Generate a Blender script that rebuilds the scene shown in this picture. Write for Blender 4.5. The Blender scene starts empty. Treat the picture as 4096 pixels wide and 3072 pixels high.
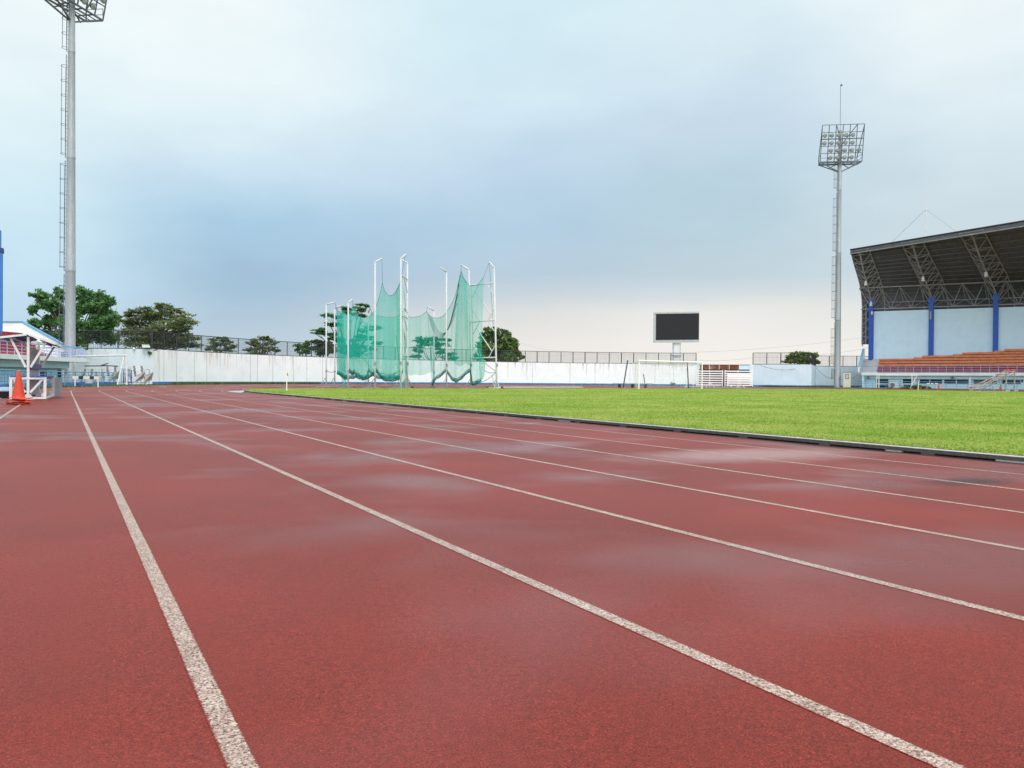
import bpy, math, random
import numpy as np
from mathutils import Vector, Matrix
random.seed(7); RNG = np.random.default_rng(11)
SC = bpy.context.scene
COL = SC.collection
rad = math.radians
V3 = Vector

# ------------------------------------------------------------------ camera
YAW = rad(30.26); PITCH = rad(-0.345); ROLL = rad(0.5); HC = 0.742; FPX = 3076.0
cam = bpy.data.cameras.new("camera"); camo = bpy.data.objects.new("camera", cam); COL.objects.link(camo)
FWH = V3((math.sin(YAW), math.cos(YAW), 0)); RTH = V3((math.cos(YAW), -math.sin(YAW), 0))
FW = (FWH * math.cos(PITCH) + V3((0, 0, 1)) * math.sin(PITCH)).normalized()
UP0 = RTH.cross(FW)
RT = RTH * math.cos(ROLL) + UP0 * math.sin(ROLL); UP = UP0 * math.cos(ROLL) - RTH * math.sin(ROLL)
CAM = V3((0, 0, HC))
m = Matrix((RT, UP, -FW)).transposed().to_4x4(); m.translation = CAM
camo.matrix_world = m
cam.sensor_width = 36; cam.lens = 36 * FPX / 4096; cam.clip_start = 0.05; cam.clip_end = 6000
SC.camera = camo

def ray(px, py): return FW + RT * ((px - 2048) / FPX) + UP * ((1536 - py) / FPX)
def P(px, py, Z):                       # surveyed point: picture bearing (4096 px wide photograph) and depth in metres
    return CAM + ray(px, py) * Z
def PZ(px, Z, z):                       # same, with a known height
    a, b = P(px, 1400, Z), P(px, 1600, Z)
    return a + (b - a) * ((z - a.z) / (b.z - a.z))

# ------------------------------------------------------------------ view transform, light
SC.view_settings.view_transform = 'Standard'; SC.view_settings.look = 'None'
SC.view_settings.exposure = 0.0; SC.view_settings.gamma = 1.0
SC.view_settings.use_curve_mapping = False
SC.cycles.transparent_max_bounces = 24; SC.cycles.max_bounces = 6

SUN_EL, SUN_AZ = rad(52), rad(188)      # azimuth clockwise from +y
sd = V3((math.sin(SUN_AZ) * math.cos(SUN_EL), math.cos(SUN_AZ) * math.cos(SUN_EL), math.sin(SUN_EL)))
sun = bpy.data.lights.new("sun", 'SUN'); suno = bpy.data.objects.new("sun", sun); COL.objects.link(suno)
sun.energy = 1.5; sun.angle = rad(14); sun.color = (1, .965, .91)
suno.rotation_euler = (-sd).to_track_quat('-Z', 'Y').to_euler()

W = bpy.data.worlds.new("World"); SC.world = W; W.use_nodes = True
nt = W.node_tree; nt.nodes.clear()
def N(t, kind, **kw):
    n = t.nodes.new(kind)
    for k, v in kw.items():
        if k.startswith('i_'): n.inputs[int(k[2:])].default_value = v
        else: setattr(n, k, v)
    return n
def lin(c): return tuple(((x / 255) / 12.92 if x <= 10 else ((x / 255 + .055) / 1.055) ** 2.4) for x in c) + (1,)
def L(t, a, b): t.links.new(a, b)
def math_(t, op, a, b=None, c=None):
    n = t.nodes.new('ShaderNodeMath'); n.operation = op
    for i, x in enumerate((a, b, c)):
        if x is None: continue
        if isinstance(x, (int, float)): n.inputs[i].default_value = x
        else: t.links.new(x, n.inputs[i])
    return n.outputs[0]
def ramp(t, fac, stops, interp='LINEAR'):
    n = t.nodes.new('ShaderNodeValToRGB'); n.color_ramp.interpolation = interp
    e = n.color_ramp.elements
    while len(e) < len(stops): e.new(0.5)
    for el, (p, c) in zip(e, stops): el.position = p; el.color = c if len(c) == 4 else tuple(c) + (1,)
    if fac is not None: t.links.new(fac, n.inputs[0])
    return n.outputs[0]
def mixc(t, fac, a, b, mode='MIX'):
    n = t.nodes.new('ShaderNodeMix'); n.data_type = 'RGBA'; n.blend_type = mode
    for i, x in ((0, fac), (6, a), (7, b)):
        if isinstance(x, (int, float)): n.inputs[i].default_value = x
        elif isinstance(x, tuple): n.inputs[i].default_value = x
        else: t.links.new(x, n.inputs[i])
    return n.outputs[2]
def noise(t, vec, scale, detail=4, rough=.55, dist=0):
    n = t.nodes.new('ShaderNodeTexNoise'); n.inputs['Scale'].default_value = scale
    n.inputs['Detail'].default_value = detail; n.inputs['Roughness'].default_value = rough; n.inputs['Distortion'].default_value = dist
    if vec is not None: t.links.new(vec, n.inputs['Vector'])
    return n.outputs['Fac']
def vmath(t, op, a, b=None):
    n = t.nodes.new('ShaderNodeVectorMath'); n.operation = op
    for i, x in enumerate((a, b)):
        if x is None: continue
        if isinstance(x, tuple): n.inputs[i].default_value = x
        else: t.links.new(x, n.inputs[i])
    return n.outputs['Value'] if op == 'DOT_PRODUCT' else n.outputs[0]

# overcast sky: a physical sky seen through a layer of procedural rain cloud
tc = N(nt, 'ShaderNodeTexCoord'); D = tc.outputs['Generated']
sep = N(nt, 'ShaderNodeSeparateXYZ'); L(nt, D, sep.inputs[0])
az = vmath(nt, 'DOT_PRODUCT', D, tuple(RTH))          # -1 north-west ... 1 south-east
fwd = vmath(nt, 'DOT_PRODUCT', D, tuple(FWH))
stretch = vmath(nt, 'MULTIPLY', D, (1.0, 1.0, 2.6))
n1 = noise(nt, stretch, 2.6, 6, .5); n2 = noise(nt, stretch, 7.5, 6, .55)
el = math_(nt, 'ADD', sep.outputs['Z'], math_(nt, 'MULTIPLY', math_(nt, 'SUBTRACT', n1, .5), .055))
el = math_(nt, 'ADD', el, math_(nt, 'MULTIPLY', math_(nt, 'SUBTRACT', n2, .5), .03))
el2 = math_(nt, 'MULTIPLY', el, 2.0)                   # ramp position = sin(elevation) * 2
EP = (.0, .095, .167, .21, .26, .376, .49, .60, .69, .84)
def skyramp(*cols): return ramp(nt, el2, [(p, lin(c)) for p, c in zip(EP, cols)])
BANDS = [(-.53, skyramp((200, 221, 235), (196, 221, 238), (195, 222, 240), (197, 225, 242), (200, 228, 243), (211, 237, 248), (222, 242, 249), (231, 247, 251), (237, 249, 252), (242, 251, 253))),
         (-.34, skyramp((194, 210, 221), (187, 206, 220), (174, 199, 218), (165, 194, 216), (162, 193, 217), (172, 206, 230), (204, 228, 243), (225, 243, 250), (237, 249, 252), (242, 251, 253))),
         (.0, skyramp((243, 239, 233), (237, 234, 230), (224, 225, 224), (203, 214, 222), (186, 207, 222), (180, 207, 227), (190, 215, 234), (202, 224, 240), (213, 235, 246), (212, 237, 247))),
         (.23, skyramp((247, 243, 236), (245, 241, 236), (237, 236, 232), (216, 223, 226), (194, 212, 221), (186, 211, 223), (189, 214, 227), (200, 219, 235), (210, 230, 242), (220, 239, 247))),
         (.49, skyramp((246, 242, 235), (240, 238, 234), (229, 231, 230), (214, 223, 227), (204, 219, 226), (207, 223, 231), (215, 231, 239), (224, 239, 245), (232, 244, 249), (241, 250, 252)))]
azn = math_(nt, 'ADD', az, math_(nt, 'MULTIPLY', math_(nt, 'SUBTRACT', n1, .5), .22))
band = BANDS[0][1]
for (x0, _), (x1, c) in zip(BANDS, BANDS[1:]):
    mp = N(nt, 'ShaderNodeMapRange', interpolation_type='SMOOTHSTEP'); mp.inputs[1].default_value = x0; mp.inputs[2].default_value = x1
    L(nt, azn, mp.inputs[0]); band = mixc(nt, mp.outputs[0], band, c)
soft = ramp(nt, n2, [(.3, (.97, .975, .98)), (.7, (1.03, 1.025, 1.02))])
band = mixc(nt, 1.0, band, soft, 'MULTIPLY')
# thin bright cloud overhead and behind
mp2 = N(nt, 'ShaderNodeMapRange', interpolation_type='SMOOTHSTEP'); mp2.inputs[1].default_value = .44; mp2.inputs[2].default_value = .75
L(nt, sep.outputs['Z'], mp2.inputs[0])
mp3 = N(nt, 'ShaderNodeMapRange', interpolation_type='SMOOTHSTEP'); mp3.inputs[1].default_value = .25; mp3.inputs[2].default_value = -.5
L(nt, fwd, mp3.inputs[0])
bright = math_(nt, 'MAXIMUM', mp2.outputs[0], mp3.outputs[0])
cloud = mixc(nt, bright, band, (1.62, 1.66, 1.68, 1))
cl = N(nt, 'ShaderNodeBackground'); L(nt, cloud, cl.inputs[0]); cl.inputs[1].default_value = 1.0
sky = N(nt, 'ShaderNodeTexSky', sky_type='NISHITA'); sky.sun_disc = False
sky.sun_elevation = SUN_EL; sky.sun_rotation = SUN_AZ
bg = N(nt, 'ShaderNodeBackground'); L(nt, sky.outputs[0], bg.inputs[0]); bg.inputs[1].default_value = .1
ms = N(nt, 'ShaderNodeMixShader'); ms.inputs[0].default_value = .975
L(nt, bg.outputs[0], ms.inputs[1]); L(nt, cl.outputs[0], ms.inputs[2])
out = N(nt, 'ShaderNodeOutputWorld'); L(nt, ms.outputs[0], out.inputs[0])

# ------------------------------------------------------------------ helpers: materials
def newmat(name):
    m = bpy.data.materials.new(name); m.use_nodes = True
    t = m.node_tree; b = t.nodes['Principled BSDF']
    return m, t, b
def mat(name, col, rough=.6, var=.12, scale=2.0, metal=0., bump=0., bscale=60., dirt=None, dirt_amt=.5, dscale=1.2, stretch=(1, 1, 1), spec=.5):
    m, t, b = newmat(name)
    tc = N(t, 'ShaderNodeTexCoord'); o = vmath(t, 'MULTIPLY', tc.outputs['Object'], tuple(stretch))
    n = noise(t, o, scale, 6, .6)
    c1 = tuple(x * (1 - var) for x in col); c2 = tuple(min(1, x * (1 + var)) for x in col)
    c = ramp(t, n, [(.3, c1), (.7, c2)])
    if dirt:
        d = noise(t, o, dscale, 8, .7)
        c = mixc(t, math_(t, 'MULTIPLY', ramp(t, d, [(.52, (0, 0, 0)), (.72, (1, 1, 1))]), dirt_amt), c, tuple(dirt) + (1,))
    L(t, c, b.inputs['Base Color'])
    b.inputs['Roughness'].default_value = rough; b.inputs['Metallic'].default_value = metal
    b.inputs['Specular IOR Level'].default_value = spec
    if bump:
        bn = N(t, 'ShaderNodeBump'); bn.inputs['Strength'].default_value = bump; bn.inputs['Distance'].default_value = .02
        L(t, noise(t, tc.outputs['Object'], bscale, 4), bn.inputs['Height']); L(t, bn.outputs[0], b.inputs['Normal'])
    return m

# ------------------------------------------------------------------ helpers: meshes and things
ORG = {}
class MB:
    def __init__(s): s.v = []; s.f = []
    def add(s, vs, fs):
        o = len(s.v); s.v += [tuple(v) for v in vs]; s.f += [tuple(i + o for i in f) for f in fs]; return s
    def box(s, c, size, ax=None):
        ax = ax or (V3((1, 0, 0)), V3((0, 1, 0)), V3((0, 0, 1))); c = V3(c)
        h = [a * (d / 2) for a, d in zip(ax, size)]
        vs = [c + h[0] * i + h[1] * j + h[2] * k for k in (-1, 1) for j in (-1, 1) for i in (-1, 1)]
        return s.add(vs, [(0, 2, 3, 1), (4, 5, 7, 6), (0, 1, 5, 4), (2, 6, 7, 3), (0, 4, 6, 2), (1, 3, 7, 5)])
    def beam(s, p, q, w, h=None, up=V3((0, 0, 1))):
        p, q = V3(p), V3(q); h = h or w; d = (q - p); l = d.length
        if l < 1e-6: return s
        d /= l
        if abs(d.dot(up)) > .98: up = V3((1, 0, 0)) if abs(d.x) < .9 else V3((0, 1, 0))
        x = d.cross(up).normalized(); y = x.cross(d)
        return s.box((p + q) / 2, (w, h, l), (x, y, d))
    def tube(s, pts, r, n=8, cap=True, closed=False):
        pts = [V3(p) for p in pts]; k = len(pts); rs = r if isinstance(r, (list, tuple)) else [r] * k
        vs = []; up = None
        for i, p in enumerate(pts):
            if closed: d = pts[(i + 1) % k] - pts[i - 1]
            else: d = pts[min(i + 1, k - 1)] - pts[max(i - 1, 0)]
            d.normalize()
            if up is None: up = V3((0, 0, 1)) if abs(d.z) < .9 else V3((1, 0, 0))
            x = d.cross(up)
            if x.length < 1e-4: x = d.orthogonal()
            x.normalize(); y = x.cross(d); up = y
            vs += [p + (x * math.cos(a) + y * math.sin(a)) * rs[i] for a in (2 * math.pi * j / n for j in range(n))]
        fs = []
        for i in range(k if closed else k - 1):
            i2 = (i + 1) % k
            fs += [(i * n + j, i * n + (j + 1) % n, i2 * n + (j + 1) % n, i2 * n + j) for j in range(n)]
        if cap and not closed: fs += [tuple(range(n))[::-1], tuple((k - 1) * n + j for j in range(n))]
        return s.add(vs, fs)
    def lathe(s, c, prof, n=24, ax=None):
        c = V3(c); ax = ax or (V3((1, 0, 0)), V3((0, 1, 0)), V3((0, 0, 1))); k = len(prof); vs = []
        for r, z in prof:
            vs += [c + (ax[0] * math.cos(a) + ax[1] * math.sin(a)) * r + ax[2] * z for a in (2 * math.pi * j / n for j in range(n))]
        fs = [(i * n + j, i * n + (j + 1) % n, (i + 1) * n + (j + 1) % n, (i + 1) * n + j) for i in range(k - 1) for j in range(n)]
        return s.add(vs, fs)
    def quad(s, a, b, c, d): return s.add([a, b, c, d], [(0, 1, 2, 3)])
    def prism(s, poly, ext):
        poly = [V3(p) for p in poly]; e = V3(ext); n = len(poly)
        return s.add(poly + [p + e for p in poly], [tuple(range(n))[::-1], tuple(range(n, 2 * n))] + [(i, (i + 1) % n, n + (i + 1) % n, n + i) for i in range(n)])
    def grid(s, rows):
        n = len(rows[0]); vs = [p for r in rows for p in r]
        return s.add(vs, [(i * n + j, i * n + j + 1, (i + 1) * n + j + 1, (i + 1) * n + j) for i in range(len(rows) - 1) for j in range(n - 1)])
    def build(s, name, material, parent=None, smooth=False, loc=None):
        me = bpy.data.meshes.new(name)
        org = ORG.get(parent.name, V3((0, 0, 0))) if parent else (V3(loc) if loc is not None else V3((0, 0, 0)))
        me.from_pydata([(v[0] - org[0], v[1] - org[1], v[2] - org[2]) for v in s.v], [], s.f)
        me.materials.append(material)
        if smooth: me.polygons.foreach_set('use_smooth', [True] * len(me.polygons))
        me.update()
        o = bpy.data.objects.new(name, me); COL.objects.link(o)
        if parent: o.parent = parent
        elif loc is not None: o.location = org
        ORG[o.name] = org
        return o
def tag(o, label=None, cat=None, group=None, kind=None):
    if label: o['label'] = label
    if cat: o['category'] = cat
    if group: o['group'] = group
    if kind: o['kind'] = kind
    return o
def thing(name, label, cat, loc, group=None):
    o = bpy.data.objects.new(name, None); COL.objects.link(o); o.location = loc; o.empty_display_size = .3
    ORG[o.name] = V3(loc)
    return tag(o, label, cat, group)
def copy_tree(o, parent=None):
    c = o.copy(); COL.objects.link(c); c.parent = parent
    for ch in list(o.children): copy_tree(ch, c)
    return c
def struct(o): o['kind'] = 'structure'; return o
def npmesh(name, verts, faces, material, parent=None, loc=None):   # verts (n,3), faces (m,4) or (m,3)
    me = bpy.data.meshes.new(name); org = ORG.get(parent.name, V3((0, 0, 0))) if parent else V3(loc or (0, 0, 0))
    verts = (verts - np.array(org)).astype(np.float32); k = faces.shape[1]; nf = len(faces)
    me.vertices.add(len(verts)); me.vertices.foreach_set('co', verts.ravel())
    me.loops.add(nf * k); me.loops.foreach_set('vertex_index', faces.ravel().astype(np.int32))
    me.polygons.add(nf); me.polygons.foreach_set('loop_start', np.arange(0, nf * k, k, dtype=np.int32))
    me.update(calc_edges=True); me.materials.append(material)
    o = bpy.data.objects.new(name, me); COL.objects.link(o)
    if parent: o.parent = parent
    elif loc: o.location = org
    ORG[o.name] = org
    return o

# ------------------------------------------------------------------ stadium geometry
CX, CY = 45.34, 42.0                     # centre of the far bend; the straight runs along +y
SLOPE = .0122
def A(r, deg, z=0.0):                    # point on the bend, deg measured from the near straight
    a = rad(deg); return V3((CX - r * math.cos(a), CY + r * math.sin(a), z))
def path(r, z, y0=-70., step=2.0):
    pts = [V3((CX - r, y, z)) for y in np.linspace(y0, CY, 40)[:-1]]
    pts += [A(r, d, z) for d in np.arange(0, 180.01, step)]
    pts += [V3((CX + r, y, z)) for y in np.linspace(CY, y0, 40)[1:]]
    return pts
def zt(r): return -SLOPE * (CX - min(r, 46.4))
def rr(x, y): return abs(x - CX) if y < CY else math.hypot(x - CX, y - CY)
def zf(r): return -.055 + .09 * max(0, 1 - r / 36.3) ** .8

# ------------------------------------------------------------------ ground materials
def blob(t, pos, centre, r1, r2, amt=.3, ax=(1, 1)):   # soft-edged stain around a point of the ground
    d = vmath(t, 'SUBTRACT', pos, centre)
    d = vmath(t, 'MULTIPLY', d, (1 / ax[0], 1 / ax[1], 0))
    n = t.nodes.new('ShaderNodeVectorMath'); n.operation = 'LENGTH'; L(t, d, n.inputs[0])
    v = math_(t, 'ADD', n.outputs['Value'], math_(t, 'MULTIPLY', math_(t, 'SUBTRACT', noise(t, pos, 2.2, 7, .7), .5), amt * 4))
    mr = N(t, 'ShaderNodeMapRange', interpolation_type='SMOOTHSTEP'); mr.inputs[1].default_value = r2; mr.inputs[2].default_value = r1
    L(t, v, mr.inputs[0]); return mr.outputs[0]
def track_material(name, line=False):
    m, t, b = newmat(name)
    pos = N(t, 'ShaderNodeNewGeometry').outputs['Position']
    grain = noise(t, pos, 215, 3, .65); grain2 = noise(t, pos, 55, 4, .6); big = noise(t, pos, .5, 5, .6)
    c = ramp(t, grain, [(.31, (.024, .0065, .005)), (.43, (.158, .0205, .0130)), (.58, (.202, .0265, .0165)), (.72, (.40, .070, .043))])
    c = mixc(t, 1.0, c, ramp(t, grain2, [(.34, (.84, .84, .86)), (.62, (1.07, 1.05, 1.03))]), 'MULTIPLY')
    c = mixc(t, 1.0, c, ramp(t, big, [(.35, (.86, .90, .92)), (.65, (1.16, 1.05, 1.0))]), 'MULTIPLY')
    wet = ramp(t, noise(t, vmath(t, 'ADD', vmath(t, 'MULTIPLY', pos, (1.0, 1.0, 0)), (3.1, 7.7, 0)), .48, 3, .45, .2), [(.49, (0, 0, 0)), (.69, (.85, .85, .85))], 'EASE')
    c = mixc(t, math_(t, 'MULTIPLY', wet, .30), c, (.15, .018, .015, 1))
    dust = blob(t, pos, (6.7, 6.1, 0), .35, 1.5, .28, (1.6, .62))
    c = mixc(t, math_(t, 'MULTIPLY', dust, .42), c, (.42, .36, .35, 1))
    stain = blob(t, pos, (6.55, 3.6, 0), .10, .75, .30, (1.0, .42)); wet = math_(t, 'MULTIPLY', wet, math_(t, 'SUBTRACT', 1.0, stain))
    c = mixc(t, math_(t, 'MULTIPLY', stain, .85), c, (.035, .016, .02, 1))
    if line:                                             # granular paint worn through to the rubber, ragged at both edges
        wl = ramp(t, noise(t, pos, 150, 3, .75), [(.37, (.10, .035, .028)), (.49, (.36, .27, .225)), (.65, (.66, .58, .51))])
        wear = ramp(t, noise(t, pos, 9, 5, .7), [(.35, (1, 1, 1)), (.75, (.68, .62, .60))])
        wl = mixc(t, 1.0, wl, wear, 'MULTIPLY')
        uv = N(t, 'ShaderNodeUVMap'); su = N(t, 'ShaderNodeSeparateXYZ'); L(t, uv.outputs[0], su.inputs[0])
        ed = math_(t, 'ABSOLUTE', math_(t, 'SUBTRACT', su.outputs[0], .5))
        ed = math_(t, 'ADD', ed, math_(t, 'MULTIPLY', math_(t, 'SUBTRACT', noise(t, pos, 120, 4, .7), .5), .34))
        c = mixc(t, ramp(t, ed, [(.40, (0, 0, 0)), (.45, (1, 1, 1))]), wl, c)
    L(t, c, b.inputs['Base Color'])
    r = N(t, 'ShaderNodeMapRange'); r.inputs[3].default_value = .46; r.inputs[4].default_value = .22
    L(t, wet, r.inputs[0]); L(t, r.outputs[0], b.inputs['Roughness'])
    sp = N(t, 'ShaderNodeMapRange'); sp.inputs[3].default_value = 1.22; sp.inputs[4].default_value = 1.33; L(t, wet, sp.inputs[0]); L(t, sp.outputs[0], b.inputs['IOR'])
    bn = N(t, 'ShaderNodeBump'); bn.inputs['Distance'].default_value = .006
    L(t, math_(t, 'SUBTRACT', .30, math_(t, 'MULTIPLY', wet, .22)), bn.inputs['Strength'])
    L(t, math_(t, 'ADD', grain, grain2), bn.inputs['Height']); L(t, bn.outputs[0], b.inputs['Normal'])
    return m
M_TRACK = track_material('track_rubber'); M_LINE = track_material('lane_paint', True)
def grass_material(name, a, c_, blade=False):
    m, t, b = newmat(name)
    g = N(t, 'ShaderNodeNewGeometry'); pos = g.outputs['Position']
    n = noise(t, pos, .35, 6, .65); n3 = noise(t, vmath(t, 'MULTIPLY', pos, (1, 1, 1)), 3.2, 5, .7)
    c = ramp(t, math_(t, 'ADD', math_(t, 'MULTIPLY', n, .75), math_(t, 'MULTIPLY', n3, .25)), [(.40, a), (.60, c_)])
    if blade:
        rv = ramp(t, g.outputs['Random Per Island'], [(0, (.86, .90, .75)), (.6, (1.04, 1.04, 1.0)), (.9, (1.12, 1.08, 1.2)), (1, (1.35, 1.22, 1.8))])
        c = mixc(t, 1.0, c, rv, 'MULTIPLY')
    else:
        f = noise(t, pos, 24, 4, .75)
        c = mixc(t, 1.0, c, ramp(t, f, [(.3, (.78, .82, .7)), (.7, (1.15, 1.12, 1.12))]), 'MULTIPLY')
        bn = N(t, 'ShaderNodeBump'); bn.inputs['Strength'].default_value = .8; bn.inputs['Distance'].default_value = .05
        L(t, f, bn.inputs['Height']); L(t, bn.outputs[0], b.inputs['Normal'])
    L(t, c, b.inputs['Base Color']); b.inputs['Roughness'].default_value = .8; b.inputs['Specular IOR Level'].default_value = .15
    if blade: b.inputs['Roughness'].default_value = .5; b.inputs['Specular IOR Level'].default_value = .3
    return m
GA, GB = (.155, .282, .014), (.295, .360, .070)
M_GRASS = grass_material('field_turf', GA, GB); M_BLADE = grass_material('grass_blade', GA, GB, True)
M_VERGE = grass_material('verge_grass', (.05, .085, .02), (.10, .14, .035)); M_VBLADE = grass_material('verge_blade', (.05, .11, .02), (.10, .18, .03), True)
M_CONC = mat('grey_concrete', (.30, .30, .29), .8, .2, 3, bump=.3, dirt=(.12, .11, .10))
M_KFACE = mat('kerb_concrete', (.075, .066, .066), .75, .35, 22, bump=.4)
M_KTOP = mat('kerb_white_edge', (.62, .62, .61), .6, .15, 12, dirt=(.25, .24, .22), dscale=6)
M_SLOT = mat('drain_slot_dark', (.018, .014, .014), .35, .4, 9)
M_PUD = mat('puddle_water', (.10, .09, .09), .04, .1, 3)

# ------------------------------------------------------------------ ground
g = MB(); g.quad((-2500, -2500, -.35), (2500, -2500, -.35), (2500, 2500, -.35), (-2500, 2500, -.35))
struct(g.build('ground', M_VERGE))
g = MB()
rs = [36.58, 40, 44, 46.4, 46.98]
cols = [path(r, zt(r)) for r in rs]
g.grid(list(map(list, zip(*cols)))); struct(g.build('running_track', M_TRACK))
g = MB(); cols = [path(r, z) for r, z in ((46.98, .008), (49.0, .008), (60, .02))]
g.grid(list(map(list, zip(*cols)))); struct(g.build('grass_verge', M_VERGE))
g = MB(); g.grid([[V3((CX - r, y, .016)) for r in (46.985, 47.9)] for y in np.linspace(-70, 36, 60)]); struct(g.build('gutter_path', M_CONC))
g = MB()                                                   # run-off strip between the bend and the wall, same rubber
g.grid([[A(r, d, .0125) for r in (46.9, 48.2)] for d in np.arange(48, 180.1, 2)]); struct(g.build('track_runoff', M_TRACK))
def lane_line(r, name='lane_line', w=.057):
    z = zt(r) + .0015; mb = MB(); a, b = path(r - w / 2, z, step=1.), path(r + w / 2, z, step=1.)
    mb.grid(list(map(list, zip(a, b)))); o = struct(mb.build(name, M_LINE)); uv = o.data.uv_layers.new(name='UVMap')
    for l in o.data.loops: uv.data[l.index].uv = (l.vertex_index % 2, 0)
for k in range(-1, 7): lane_line(45.04 - 1.22 * k)
# drain kerb along the inside of the track
g = MB(); cols = [path(r, z) for r, z in ((36.64, -.1035), (36.30, -.112))]
g.grid(list(map(list, zip(*cols)))); struct(g.build('drain_slot', M_SLOT))
g = MB(); cols = [path(r, z, step=1) for r, z in ((36.48, -.088), (36.48, -.046))]
g.grid(list(map(list, zip(*cols)))); struct(g.build('kerb_face', M_KFACE))
g = MB(); cols = [path(r, z, step=1) for r, z in ((36.482, -.0455), (36.482, -.0375), (36.474, -.0345), (36.462, -.0345))]
g.grid(list(map(list, zip(*cols)))); struct(g.build('kerb_top', M_KTOP))
g = MB(); cols = [path(r, z, step=1) for r, z in ((36.462, -.0346), (36.38, -.0346), (36.38, -.10))]
g.grid(list(map(list, zip(*cols)))); struct(g.build('kerb_back', M_KFACE))
gd, gw = MB(), MB()
pp = path(36.44, -.098, step=1.4)
for i in range(len(pp) - 1):
    p, q = pp[i], pp[i + 1]; d = (q - p)
    for k in range(max(1, int(d.length / 1.1))):
        c = p + d * ((k + .5) / max(1, int(d.length / 1.1))); dn = d.normalized()
        ax = (dn, V3((-dn.y, dn.x, 0)), V3((0, 0, 1)))
        gd.box(c, (.16, .10, .022), ax)
        if random.random() < .34 and p.y > 0: gw.box(c + dn * random.uniform(.3, .6), (random.uniform(.2, .6), .05, .02), ax)
struct(gd.build('kerb_block', M_KFACE)); struct(gw.build('kerb_insert', M_KTOP))
# infield
def field_row(y):
    x0 = CX - (36.33 if y <= CY else math.sqrt(max(0, 36.33 ** 2 - (y - CY) ** 2))); x1 = 2 * CX - x0
    return [V3((x, y, zf(rr(x, y)))) for x in (x0 + (x1 - x0) * (.5 - .5 * math.cos(math.pi * i / 28)) for i in range(29))]
YD = 55.6
g = MB(); g.grid([field_row(y) for y in np.concatenate([np.arange(-70, 40, 5.), np.arange(40, YD, .8), [YD]])]); struct(g.build('football_field', M_GRASS))
g = MB(); g.grid([[v - V3((0, 0, .006)) for v in field_row(y)] for y in np.concatenate([np.arange(YD, CY + 36.3, 1.2), [CY + 36.32]])]); struct(g.build('throwing_area', M_TRACK))
# apex gutter and puddle beside the kerb
pa = PZ(975, 49, -.09)
g = MB(); ring = [PZ(px, 3076 * (.742 + .08) / (py - 1508), -.0815) for px, py in ((905, 1565.5), (940, 1563.2), (975, 1561.5), (985, 1566), (965, 1571), (930, 1569))]
g.add(ring, [tuple(range(len(ring)))]); struct(g.build('puddle', M_PUD))
# blades of grass, thinning with distance
def blades(name, pts, h0, w0, material, label, scale=None):
    n = len(pts); sc = scale if scale is not None else np.ones(n)
    a = RNG.uniform(0, 2 * math.pi, n); h = h0 * RNG.uniform(.5, 1.25, n) * sc; w = w0 * RNG.uniform(.6, 1.3, n) * sc
    lean = RNG.uniform(.3, 2.2, n) * h; b = RNG.uniform(0, 2 * math.pi, n)
    d = np.stack([np.cos(a), np.sin(a), np.zeros(n)], 1); e = np.stack([np.cos(b), np.sin(b), np.zeros(n)], 1)
    v0 = pts - d * (w / 2)[:, None]; v1 = pts + d * (w / 2)[:, None]
    v2 = pts + e * lean[:, None]; v2[:, 2] += h
    V = np.stack([v0, v1, v2], 1).reshape(-1, 3); F = np.arange(3 * n).reshape(-1, 3)
    return tag(npmesh(name, V, F, material), label, 'grass', kind='stuff')
n = 680000
th = RNG.uniform(rad(-36), rad(36), n) + YAW; dist = 7.5 * np.exp(RNG.uniform(0, 1, n) ** 1.1 * math.log(98 / 7.5))
x = dist * np.sin(th); y = dist * np.cos(th)
r_ = np.where(y < CY, np.abs(x - CX), np.hypot(x - CX, y - CY)); k = (r_ < 36.36) & (y < YD)
x, y, r_, dist = x[k], y[k], r_[k], dist[k]
z = -.055 + .09 * np.maximum(0, 1 - r_ / 36.3) ** .8
clump = .94 + .12 * (np.sin(x * 1.7 + 2 * np.sin(y * .9)) * np.sin(y * 1.3 + np.sin(x * .7)) > .1)
rim = 1 + .7 * np.clip((r_ - 35.6) / .7, 0, 1)
blades('grass_blades', np.stack([x, y, z], 1), .014, .0075, M_BLADE, 'short bright green grass blades covering the football field', np.sqrt(np.maximum(dist, 8) / 9.) * clump * rim)

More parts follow.
